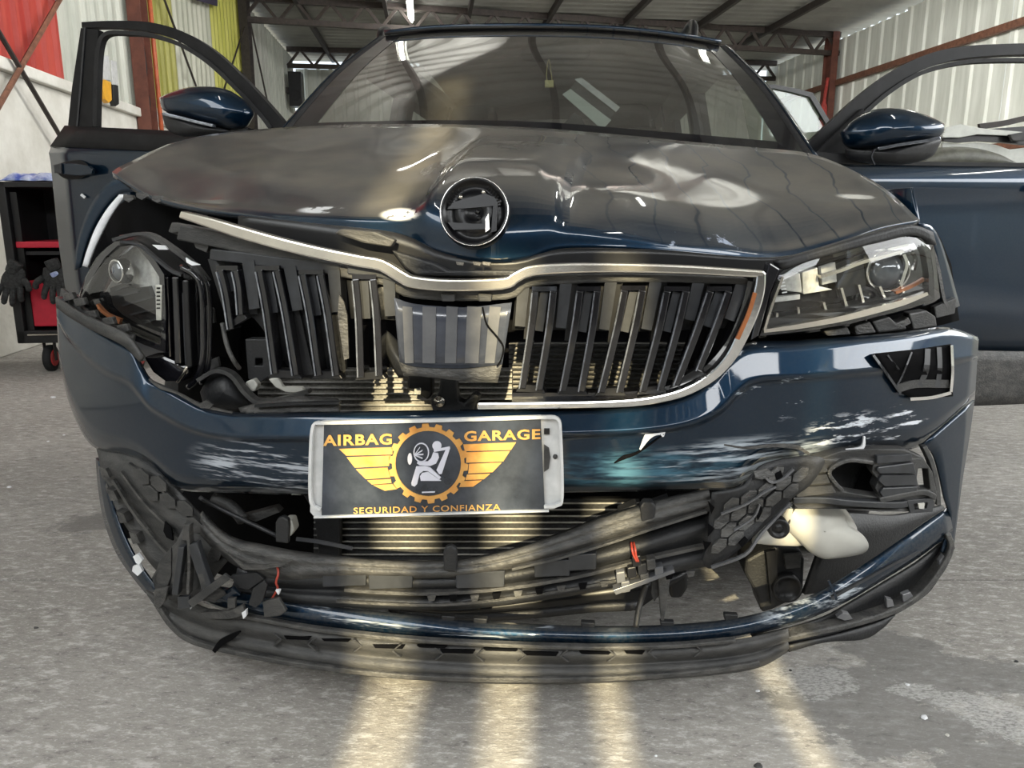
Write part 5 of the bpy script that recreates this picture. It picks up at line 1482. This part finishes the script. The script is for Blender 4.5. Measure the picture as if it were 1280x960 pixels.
# right end of the valance: an open trough with a thick rim
band('valance_trough', [(940,796),(985,786),(1030,772),(1066,752),(1106,728),(1148,702),(1190,668)], [(950,820),(990,806),(1040,794),(1090,780),(1130,762),(1166,734),(1192,684)], ('S', .02), M['black_plastic'], car, 40, 5, lambda t: .02 * math.sin(math.pi * t), .006)
strip('valance_rim', [(948,810),(985,800),(1030,790),(1080,778),(1120,764),(1150,746),(1176,716),(1190,686),(1186,668)], 7, ('S', -.008), .03, M['worn_plastic'], car, bevel=.003)
band('valance_underside', [(985,806),(1040,794),(1090,780),(1118,768)], [(985,814),(1030,802),(1080,798),(1105,782)], ('S', .0), M['black_plastic'], car, 16, 3, None, .006)
for pts in ([(1046,772),(1054,766),(1062,768),(1066,774),(1056,776)], [(1108,748),(1116,750),(1118,758),(1109,760)], [(1128,744),(1138,740),(1142,746),(1136,754),(1129,752)], [(1174,702),(1180,694),(1184,704),(1176,716)]):
    poly('rim_clip', pts, ('S', -.002), .012, M['clear_grey'], car, bevel=.001)
strip('strip_seam', [(1040,748),(1080,726),(1120,704),(1150,690)], 3, ('S', -.004), .008, M['slat_grey'], lstrip)

# ---------------------------------------------------------------- shattered bracket on the lower left
sh = fan_skin('shattered_bracket', [(232,654),(240,664),(246,700),(262,724),(284,742),(268,752),(240,748),(214,750),(196,742),(190,722),(206,694),(222,676)], lambda u, v: S(u, v, -.03 + .012 * math.sin(u * .16)), M['grey_plastic'], car, 5, 1)
sh['label'] = 'shattered grey plastic bracket sticking up at the lower left'
for pts, wd, mm in (([(234,662),(236,700),(234,744)], 4, 'worn_plastic'), ([(240,680),(250,712),(262,742)], 12, 'slat_grey'), ([(226,684),(222,716),(218,744)], 8, 'slat_grey'), ([(233,656),(231,676)], 8, 'grey_plastic'), ([(250,716),(256,738)], 8, 'grey_plastic')):
    strip('bracket_rib', pts, wd, ('S', -.052), .016, M[mm], sh, bevel=.002)
for pts, o, mm in (([(192,738),(202,736),(210,734),(206,752),(198,762),(192,758)], -.05, 'worn_plastic'), ([(234,752),(280,718),(288,724),(240,760)], -.055, 'grey_plastic'), ([(222,746),(236,746),(238,760),(222,762)], -.045, 'slat_grey'),
                   ([(200,700),(214,684),(214,720),(204,748),(194,742),(192,722)], -.035, 'grey_plastic'), ([(284,748),(294,748),(294,760),(284,762)], -.03, 'grey_plastic'), ([(250,766),(286,764),(304,756),(306,768),(290,774),(256,774)], -.03, 'worn_plastic'),
                   ([(316,736),(330,726),(334,732),(328,752),(320,760),(310,756)], -.035, 'black_plastic'), ([(328,752),(348,748),(358,764),(350,770),(330,772)], -.03, 'grey_plastic'), ([(288,720),(320,716),(330,724),(310,738),(296,734)], -.01, 'black_plastic'),
                   ([(334,700),(346,704),(350,714),(334,716)], -.005, 'worn_plastic'), ([(272,744),(290,734),(300,744),(284,752)], -.02, 'paint')):
    poly('bracket_shard', pts, ('S', o), .008, M[mm], sh, bevel=.0015)
for pts in ([(166,696),(172,692),(178,700),(174,706),(170,704)], [(166,708),(174,706),(178,714),(172,720),(165,714)], [(344,738),(350,738),(348,744)], [(302,766),(308,762),(308,770),(304,774)], [(236,756),(240,758),(238,762)]):
    poly('white_shard', pts, ('S', -.03), .006, M['white_chip'], sh)
tube_px('loose_hose', [(250,622,.1),(268,632,.12),(296,646,.12),(330,662,.1),(350,672,.1)], .004, M['black_plastic'], car)
tube_px('loose_hose', [(266,622,.16),(284,630,.16),(296,640,.16),(304,650,.15)], .012, M['grey_plastic'], car)
poly('torn_foam', [(354,650),(364,650),(368,664),(362,672),(352,670)], .16, .03, M['white_plastic'], car, bevel=.004)
poly('torn_foam', [(300,646),(344,634),(350,640),(320,652)], .18, .02, M['worn_plastic'], car)
strip('clear_strap', [(370,674),(400,678),(440,686)], 4, .17, .004, M['clear_grey'], car)

# ---------------------------------------------------------------- doors
def door_plane(hinge, out):
    n = Vector((-out.y, out.x, 0)).normalized()
    if n.y > 0: n = -n
    return hinge, n
a_ = math.radians(70)
LH = W(-.90, 1.32, 0); LO = (CL * -math.sin(a_) + CR * math.cos(a_))
RH = W(.90, 1.32, 0); RO = (CL * math.sin(a_) + CR * math.cos(a_))
_, LN = door_plane(LH, LO); _, RN = door_plane(RH, RO)
def DL(o=0.0): return lambda u, v: plane_hit(u, v, LH + LN * o, LN)
def DR(o=0.0): return lambda u, v: plane_hit(u, v, RH + RN * o, RN)
# left door
DT = [(82,157),(130,160),(200,166),(300,168),(352,168)]
rows = []
for v_off, off in ((0, 0.0), (9, .012), (26, .030), (34, .048), (46, .044), (60, .040), (100, .036), (150, .030), (200, .034), (250, .028), (290, .0)):
    r = []
    for k in range(13):
        f = k / 12
        uL = 82 - 21 * min(1, v_off / 30) if v_off <= 34 else 62 + (v_off - 34) * .10 + max(0, v_off - 180) * .12
        u = uL + (352 - uL) * f
        vv = 157 + 11 * min(1, f * 1.2) + v_off
        rnd = .006 * max(0, 1 - f / .06)
        r.append(DL(off - rnd)(u, vv))
    rows.append(r)
ld = MB().grid(rows).obj('front_door', M['paint'], car, smooth=True, solid=.05, offset=-1)
ld['label'] = 'open front door beside the tool cart'
MB().grid([[p + LN * .004 for p in r] for r in rows[0:3]]).obj('belt_moulding', M['frame_black'], ld, smooth=True, solid=.002)
strip('window_frame', [(100,158,30),(104,110,28),(112,36,22)], 28, DL(.0), .03, M['frame_black'], ld, sm=6)
strip('window_frame', [(102,31,7),(140,30,8),(185,33,11),(225,45,13),(262,68,15),(300,104,16),(330,136,16),(352,162,16)], 12, DL(.0), .04, M['frame_black'], ld, sm=6)
strip('window_seal', [(118,158),(119,110),(122,60),(132,42),(160,41),(190,44),(225,56),(260,78),(296,112),(324,142),(338,160)], 5, DL(.004), .03, M['rubber'], ld, sm=5)
strip('frame_edge', [(96,158),(101,100),(106,34)], 2, DL(.004), .01, M['slat_grey'], ld)
hd = poly('door_handle', [(66,206),(76,204),(92,204),(110,207),(116,212),(114,218),(98,220),(78,218),(67,216)], DL(.075), .02, M['paint'], ld, bevel=.006)
poly('handle_cap', [(67,206),(76,204),(77,217),(68,216)], DL(.082), .01, M['slat_grey'], hd, bevel=.003)
pillow('handle_recess', [(74,204),(100,200),(112,210),(104,222),(84,224),(72,216)], 0, .001, M['frame_black'], ld, spec=DL(.050))
strip('door_shine_chip', [(101,243),(106,247)], 3, DL(.046), .004, M['white_chip'], ld)
carbox(-.90, -.80, 1.30, 1.36, .4, 1.0).obj('door_hinge_post', M['frame_black'], car)
carbox(.80, .90, 1.30, 1.36, .4, 1.0).obj('door_hinge_post', M['frame_black'], car)
# right door
rows = []
for v_off, off in ((0, 0.0), (9, .030), (20, .040), (26, .046), (36, .036), (70, .036), (120, .034), (180, .03), (246, .03)):
    r = []
    for k in range(13):
        f = k / 12
        u = 1016 + (1352 - 1016) * f
        r.append(DR(off)(u, 201 + 3 * f + v_off + f * v_off * .01))
    rows.append(r)
rd = MB().grid(rows).obj('front_door', M['paint'], car, smooth=True, solid=.05, offset=-1)
rd['label'] = 'open front door by the white wall'
band('door_cladding', [(1060,432),(1220,438),(1352,440)], [(1060,510),(1220,506),(1352,500)], DR(.036), M['worn_plastic'], rd, 14, 6, lambda t: .02 * t * t, .02)
strip('window_frame', [(1004,200,22),(1040,164,20),(1080,126,18),(1120,96,17),(1160,76,16),(1200,66,15),(1250,62,14),(1300,61,14),(1350,62,14)], 16, DR(.0), .04, M['frame_black'], rd, sm=6)
strip('window_seal', [(1040,180),(1076,146),(1112,115),(1150,92),(1190,80),(1240,75),(1350,75)], 5, DR(.006), .03, M['rubber'], rd, sm=6)
strip('window_frame', [(1348,204,24),(1350,130,24),(1350,62,20)], 22, DR(.0), .03, M['frame_black'], rd)
band('mirror_triangle', [(1010,198),(1050,160),(1076,136)], [(1012,204),(1060,204),(1110,204)], DR(.004), M['frame_black'], rd, 10, 4, None, .02)
strip('belt_moulding', [(1040,202),(1180,205),(1352,207)], 5, DR(.02), .01, M['frame_black'], rd)
poly('door_handle', [(1300,232),(1336,232),(1340,244),(1302,244)], DR(.08), .02, M['paint'], rd, bevel=.005)

# wing mirrors
def mirror(outline, lower, glint, c, parent, s):
    mm = pillow('wing_mirror', outline, c, .07, M['paint'], parent, back=.05, sm=4)
    pillow('mirror_base', lower, c + .0, .064, M['black_plastic'], mm, back=.05, sm=4)
    return mm
lm = mirror([(199,122),(212,116),(236,109),(262,108),(284,112),(304,124),(317,140),(314,150),(306,160),(290,163),(262,158),(226,148),(204,138)], [(202,141),(226,146),(262,156),(288,163),(282,168),(246,171),(222,169),(208,160)], None, 1.30, ld, -1)
strip('indicator', [(203,142),(224,147),(248,153),(266,157)], 4, 1.235, .02, M['slat_edge'], lm, bevel=.002)
strip('mirror_stalk', [(268,160),(290,163),(310,164)], 10, 1.29, .05, M['satin_black'], lm, bevel=.004)
rm = mirror([(1050,166),(1066,150),(1090,138),(1112,135),(1140,138),(1168,148),(1181,156),(1179,168),(1160,176),(1120,184),(1076,188),(1056,182)], [(1056,186),(1088,188),(1130,182),(1174,172),(1172,186),(1160,198),(1128,206),(1092,205),(1060,198)], None, 1.24, rd, 1)
strip('indicator', [(1098,186),(1130,180),(1158,176),(1176,172)], 4, 1.175, .02, M['slat_edge'], rm, bevel=.002)
strip('mirror_stalk', [(1020,196),(1050,198),(1090,200)], 14, 1.26, .05, M['satin_black'], rm, bevel=.004)
strip('base_seam', [(1094,186),(1090,196),(1094,206)], 1.5, 1.17, .01, M['slat_grey'], rm)

# rear door standing open on the right, with its pane
rdh = W(.86, 2.45, 0); RO2 = CL * math.sin(a_) + CR * math.cos(a_)
_, RN2 = door_plane(rdh, RO2)
def D2(o=0.0): return lambda u, v: plane_hit(u, v, rdh + RN2 * o, RN2)
rr = band('rear_door', [(940,184),(1000,192),(1060,200)], [(950,420),(1000,420),(1050,420)], D2(0), M['paint'], car, 10, 6, None, .04)
rr['label'] = 'open rear door seen behind the windshield pillar'
strip('window_frame', [(920,110,5),(968,108,5),(1016,119,6)], 5, D2(.004), .03, M['satin_black'], rr, sm=2)
strip('window_frame', [(1014,118),(1026,138),(1040,164),(1046,196)], 6, D2(.004), .03, M['satin_black'], rr)
poly('window_pane', [(925,112),(968,110),(1014,121),(1024,138),(1038,164),(1044,198),(940,190)], D2(-.01), .004, M['glass'], rr)

# ================================================================== THINGS AROUND THE CAR
M['cart_black'] = mat('cart_black', (0.010, 0.010, 0.011), 0.45, var=0.3)
M['cart_red'] = mat('cart_red', (0.55, 0.02, 0.045), 0.4, var=0.08)
M['glove'] = mat('glove_grey', (0.035, 0.036, 0.036), 0.9, var=0.5, vscale=60, bump=0.5, bscale=200)
M['blue_bag'] = mat('blue_printed_bag', (0.05, 0.10, 0.42), 0.4, col2=(0.62, 0.68, 0.80), vscale=16, bump=0.3, bscale=30)
M['blue_cloth'] = mat('blue_cloth', (0.012, 0.04, 0.12), 0.8, var=0.3, bump=0.4, bscale=60)
M['caster_red'] = mat('caster_red', (0.5, 0.03, 0.03), 0.4, var=0.1)
CQ = 4.55
def CT(o=0.0):          # front face of the tool cart
    return lambda u, v: plane_hit(u, v, RA * (CQ + o), RA)
def proom(p): return p.dot(RB)
cl = proom(CT()(4, 300)); cr_ = cl + 0.72
cart = thing('tool_cart', 'black tool cart with red drawer front beside the open car door', 'cart', RW((cl + cr_) / 2, CQ + .22, 0))
zt, zb = 1.055, 0.17
def cbox(p0, p1, q0, q1, z0, z1): return MB().box((p0, CQ + q0, z0), (p1, CQ + q1, z1), RW)
cbox(cl, cl + .045, 0, .44, zb, zt).obj('side_panel', M['cart_black'], cart, bevel=.004)
cbox(cr_ - .045, cr_, 0, .44, zb, zt).obj('side_panel', M['cart_black'], cart, bevel=.004)
cbox(cl, cr_, .42, .44, zb, zt).obj('back_panel', M['cart_black'], cart)
cbox(cl, cr_, 0, .44, zt - .03, zt).obj('top_tray', M['cart_black'], cart, bevel=.004)
cbox(cl, cr_, 0, .44, zb, zb + .07).obj('bottom_rail', M['cart_black'], cart, bevel=.004)
cbox(cl + .045, cr_ - .045, .05, .42, .66, .68).obj('shelf', M['cart_black'], cart)
cbox(cl + .05, cr_ - .05, .02, .40, .70, .735).obj('drawer_front', M['cart_red'], cart, bevel=.006)
cbox(cl + .085, cr_ - .06, .03, .36, .26, .52).obj('drawer_front', M['cart_red'], cart, bevel=.008)
cbox(cl + .05, cl + .085, .03, .06, .24, 1.0).obj('drawer_rail', M['satin_black'], cart)
cbox(cl + .06, cr_ - .06, -.005, .0, .215, .222).obj('handle_bar', M['chrome_dusty'], cart)
for p in (cl + .14, cr_ - .10):
    for q in (.06, .38):
        c0 = RW(p, CQ + q, .075)
        cs = MB().lathe(c0, RB, [(0, -.02), (.055, -.02), (.075, -.014), (.075, .014), (.055, .02), (0, .02)], 24).obj('caster', M['rubber'], cart, smooth=True)
        MB().lathe(c0, RB, [(0, -.024), (.045, -.024), (.05, -.016), (.05, .016), (.045, .024), (0, .024)], 20).obj('caster_hub', M['caster_red'], cs)
        MB().box8([RW(p + dx, CQ + q + dy, z) for z, k in ((.06, .6), (.17, 1)) for dx, dy in ((-.03 * k, -.03 * k), (.03 * k, -.03 * k), (.03 * k, .03 * k), (-.03 * k, .03 * k))]).obj('caster_fork', M['steel_dark'], cs) if False else None
        for dx in (-.03, .026):
            cbox(p + dx, p + dx + .004, q - .015, q + .015, .06, zb).obj('caster_fork', M['steel_dark'], cs)
# printed blue bag and folded cloth on the cart
def sheet(name, p0, p1, q0, q1, z, h, m, label, cat, seed):
    rnd = random.Random(seed)
    rows = [[RW(p0 + (p1 - p0) * i / 9, CQ + q0 + (q1 - q0) * j / 7, z + h * (.35 + .65 * rnd.random()) * (1 if 0 < i < 9 and 0 < j < 7 else .1)) for i in range(10)] for j in range(8)]
    base = [[RW(p0 + (p1 - p0) * i / 9, CQ + q0 + (q1 - q0) * j / 7, z) for i in range(10)] for j in range(8)]
    g = smooth_grid(rows, 3, 3)
    o = MB().grid(g).obj(name, m, None, smooth=True, solid=.003, offset=0)
    return tag(o, label, cat)
sheet('plastic_bag', cl + .01, cl + .30, .02, .28, zt + .003, .05, M['blue_bag'], 'blue and white printed bag lying flat on the tool cart', 'bag', 3)
sheet('folded_cloth', cl + .16, cl + .50, .26, .43, zt + .06, .05, M['blue_cloth'], 'dark blue cloth folded at the back of the tool cart', 'cloth', 5) if False else None
bc = cbox(cl + .17, cl + .52, .30, .42, zt + .001, zt + .075).obj('folded_cloth', M['blue_cloth'], None, bevel=.02)
tag(bc, 'dark blue folded cloth at the back of the tool cart top', 'cloth')
# pair of work gloves slung over the lower drawer
def glove(du, dv, o, label, flip):
    f = CT(o)
    def at(x, y, k=0.0):
        return f(du + (x if not flip else -x), dv + y) - RA * k
    mb = MB()
    t = thing('work_glove', label, 'glove', at(0, 20), 'grey work gloves on the tool cart')
    pts = [(-14,-14),(-4,-17),(8,-15),(15,-6),(16,6),(8,12),(-6,12),(-15,4)]
    pts = [((x if not flip else -x) + du, y + dv) for x, y in pts]
    if flip: pts = pts[::-1]
    pillow('palm', pts, 0, .02, M['glove'], t, spec=f, back=.02)
    for i, (x, y, dx, dy) in enumerate(((-9,8,-3,17),(-1,10,1,21),(7,9,4,19),(13,4,7,15))):
        MB().tube(spline([at(x, y, .004), at(x + dx * .5, y + dy * .5, .016), at(x + dx, y + dy, .010)], 5), [.017] * 4 + [.016] * 4 + [.014] * 2 + [.006], 8).obj('finger', M['glove'], t, smooth=True)
    MB().tube(spline([at(-13, -2, .004), at(-20, 4, .02), at(-22, 12, .016)], 5), [.018] * 5 + [.016] * 5 + [.007], 8).obj('thumb', M['glove'], t, smooth=True)
    MB().tube(spline([at(2, -12, .0), at(-2, -20, .004), at(-4, -24, .004)], 4), [.034, .035, .036, .036, .036, .036, .036, .036, .036], 10).obj('cuff', M['glove'], t, smooth=True)
    return t
glove(17, 352, -.05, 'dark grey work glove bunched at the cart drawer edge, nearer the wall', True)
glove(68, 349, -.05, 'dark grey work glove with fingers drooping over the red drawer', False)
pillow('glove_label', [(62,342),(70,339),(73,343),(66,347)], 0, .004, M['blue_bag'], bpy.data.objects['work_glove.001'], spec=CT(-.075))

# scrapers hanging on the left wall behind the door window
def scraper(pts_blade, pts_handle, mh, label):
    t = thing('scraper', label, 'scraper', wallL(*pts_handle[0], PL + .05), 'scrapers hung on the wall')
    def sp(u, v): return wallL(u, v, PL + .07)
    def mk(nm, pts, m, th):
        mb = MB(); n = len(pts)
        a = [sp(*p) for p in pts]; b = [x - RB * th for x in a]
        mb.add(a + b, [tuple(range(n)), tuple(range(2 * n - 1, n - 1, -1))] + [(i, (i + 1) % n, n + (i + 1) % n, n + i) for i in range(n)])
        return mb.obj(nm, m, t, bevel=.003)
    mk('blade', pts_blade, M['plate_clear'], .01); mk('handle', pts_handle, mh, .05)
M['tool_yellow'] = mat('tool_orange_yellow', (0.75, 0.38, 0.03), 0.45, var=0.08)
scraper([(126,68),(136,70),(139,100),(129,100)], [(129,98),(139,103),(140,125),(136,129),(132,124),(129,112)], M['tool_yellow'], 'pale blade with an orange-yellow handle hung on the wall')
scraper([(139,75),(146,77),(148,106),(141,106)], [(141,105),(148,107),(149,130),(145,133),(142,126)], M['satin_black'], 'pale blade with a black handle hung on the wall')
# conduit and cable on the red column
M['orange_pipe'] = mat('orange_conduit', (0.42, 0.09, 0.03), 0.5, var=0.2)
tag(MB().tube([RW(PL + .13, 8.07, .4), RW(PL + .13, 8.07, 4.0)], .022, 8).obj('conduit', M['orange_pipe'], None, smooth=True), 'orange conduit running up the red steel column', 'conduit')
cbl = spline([wallL(u, v, PL + .06) for u, v in ((176,40),(181,70),(183,92),(181,108),(186,122),(187,140),(186,164))], 6)
tag(MB().tube(cbl, .010, 6).obj('cable', M['rubber'], None, smooth=True), 'thin black cable hanging beside the red steel column', 'cable')
tag(MB().box((PL - .02, 8.35, 1.86), (PL + .06, 8.55, 1.92), RW).obj('wood_block', M['white_plastic'], None, bevel=.004), 'small pale block on the wall ledge by the column', 'block')
# speaker high in the far corner, sign board near the roof, red cloth on the far column
spk = thing('speaker', 'black box speaker high up in the far corner of the hall', 'speaker', RW(-2.52, 16.1, 2.95))
MB().box((-2.63, 15.95, 2.95), (-2.38, 16.25, 3.58), RW).obj('cabinet', M['satin_black'], spk, bevel=.01)
MB().lathe(RW(-2.5, 15.945, 3.15), -RA, [(0, .002), (.05, .004), (.09, .0), (.1, .008), (.105, -.02)], 20).obj('cone', M['rubber'], spk, smooth=True)
MB().box((-2.69, 16.0, 3.2), (-2.63, 16.2, 3.3), RW).obj('wall_bracket', M['steel_dark'], spk)
M['sign_purple'] = mat('sign_purple', (0.03, 0.02, 0.06), 0.5, var=0.3)
sg = MB(); sg.box8([wallL(u, v, p) for p in (PL + .03, PL + .06) for u, v in ((240,-14),(272,-14),(272,8),(244,0))])
tag(sg.obj('sign_board', M['sign_purple'], None), 'dark purple board high on the pale sheeting', 'sign')
M['red_cloth'] = mat('red_cloth', (0.38, 0.05, 0.04), 0.8, var=0.3, bump=0.3)
rc = spline([RW(PR - .24, 13.95, 3.3), RW(PR - .28, 13.93, 2.9), RW(PR - .27, 13.93, 2.4), RW(PR - .36, 13.9, 2.0)], 5)
tag(MB().tube(rc, [.03] * 6 + [.06] * 6 + [.10] * 4, 8).obj('hanging_cloth', M['red_cloth'], None, smooth=True), 'faded red cloth hanging on the far steel column', 'cloth')
# parts rack with a stripped bumper behind the right door
M['olive_panel'] = mat('dusty_panel', (0.10, 0.10, 0.08), 0.45, var=0.25)
M['white_wrap'] = mat('white_wrap', (0.62, 0.63, 0.58), 0.6, var=0.08)
def RK(u, v): return Y(u, v, 4.6)
rk = thing('parts_rack', 'steel rack holding car panels behind the open door by the white wall', 'rack', Vector((3.2, 4.9, 0)))
for x, y in ((2.75, 4.75), (4.3, 4.75), (2.75, 5.25), (4.3, 5.25)):
    MB().box((x - .025, y - .025, 0), (x + .025, y + .025, 1.14)).obj('leg', M['steel_dark'], rk)
MB().box((2.7, 4.70, 1.13), (4.35, 5.3, 1.16)).obj('shelf', M['steel_dark'], rk)
pa = [(1150,207),(1158,196),(1176,189),(1200,186),(1228,188),(1250,194),(1268,203),(1280,207)]
rows = [[Y(u, v, yy) for u, v in pa] for yy in (4.85, 5.0, 5.2)]
for k, r in enumerate(rows): rows[k] = [Vector((p.x, p.y, 1.165 + (rows[0][i].z - rows[0][0].z))) for i, p in enumerate(rows[0])] if k == 0 else r
base = rows[0]
rows = [[p + Vector((0, .0, -.16)) for p in base], base, [p + Vector((.05, .30, .03)) for p in base]]
rows = [[p + Vector((0, 0, .012)) for p in r] for r in rows]; rows[0] = [Vector((p.x, p.y - .02, 1.172)) for p in base]
tag(MB().grid(smooth_grid(rows, 3, 3)).obj('spare_hood', M['olive_panel'], None, smooth=True, solid=.006), 'dull olive curved car panel lying behind the open door', 'panel')
bp_ = thing('bumper_cover', 'stripped black and white bumper cover leaning over the rack', 'bumper', Y(1230, 204, 5.25))
def YB(u, v, o=0.0): return Y(u, v, 5.22 + o)
poly('bumper_skin', [(1176,167),(1210,163),(1280,158),(1330,150),(1330,186),(1290,182),(1255,178),(1225,176),(1200,178),(1180,176)], lambda u, v: YB(u, v), .05, M['satin_black'], bp_)
poly('white_wrap', [(1178,160),(1200,155),(1225,160),(1280,165),(1330,166),(1330,172),(1270,170),(1222,168),(1200,172),(1178,172)], lambda u, v: YB(u, v, -.03), .02, M['white_wrap'], bp_, bevel=.004)
poly('white_wrap', [(1178,178),(1200,180),(1225,178),(1245,181),(1262,187),(1285,184),(1330,188),(1330,212),(1178,212)], lambda u, v: YB(u, v, .03), .02, M['white_wrap'], bp_)
strip('bumper_bar', [(1225,158),(1255,154),(1282,148),(1330,140)], 7, lambda u, v: YB(u, v, -.02), .03, M['steel_dark'], bp_)
poly('bumper_clip', [(1262,168),(1284,164),(1284,176),(1266,176)], lambda u, v: YB(u, v, -.06), .03, M['grey_plastic'], bp_, bevel=.004)

# plastic chips and stones on the floor
chips = [(67,497,5,'white_chip','white plastic sliver on the floor left of the bumper, nearest the cart'), (80,544,3,'white_chip','small white chip on the floor left of the bumper, beside another chip'), (60,552,3,'white_chip','small white chip lying farther left of its neighbour on the floor'),
         (12,609,4,'white_chip','white flat chip by the left edge of the picture'), (1155,897,7,'white_chip','crooked white chip on the dark wet patch'), (1184,919,4,'white_plastic','white cigarette-like stub on the dark wet patch'), (947,864,4,'white_chip','pale pebble on the floor in front of the valance'),
         (988,838,3,'satin_black','black bolt head on the floor under the right valance end'), (1134,856,4,'white_chip','pale round stone at the edge of the wet patch'), (948,958,8,'worn_plastic','flat round stone at the bottom edge of the picture'), (1270,827,4,'satin_black','dark pebble on the pale floor at the right edge'),
         (62,452,4,'white_chip','crumpled white scrap beside the cart caster'), (820,945,3,'white_chip','tiny white crumb on the floor between the two right sun streaks'), (45,785,4,'worn_plastic','grey plastic splinter on the floor at the left')]
for u, v, r, mm, lab in chips:
    c = G(u, v); rnd = random.Random(u * 7 + v)
    k = r / FPX * (c - CAM).length * .62
    n_ = 7
    loop = [(math.cos(2 * math.pi * i / n_) * k * rnd.uniform(.7, 1.3), math.sin(2 * math.pi * i / n_) * k * rnd.uniform(.5, 1.0)) for i in range(n_)]
    h = k * .5
    mb = MB().add([c + Vector((x, y, 0)) for x, y in loop] + [c + Vector((x * .7, y * .7, h * rnd.uniform(.7, 1.1))) for x, y in loop], [tuple(range(n_))[::-1], tuple(range(n_, 2 * n_))] + [(i, (i + 1) % n_, n_ + (i + 1) % n_, n_ + i) for i in range(n_)])
    nm = 'plastic_chip' if mm in ('white_chip', 'white_plastic') else 'pebble'
    tag(mb.obj(nm, M[mm], None), lab, 'debris', 'chips and stones on the floor')
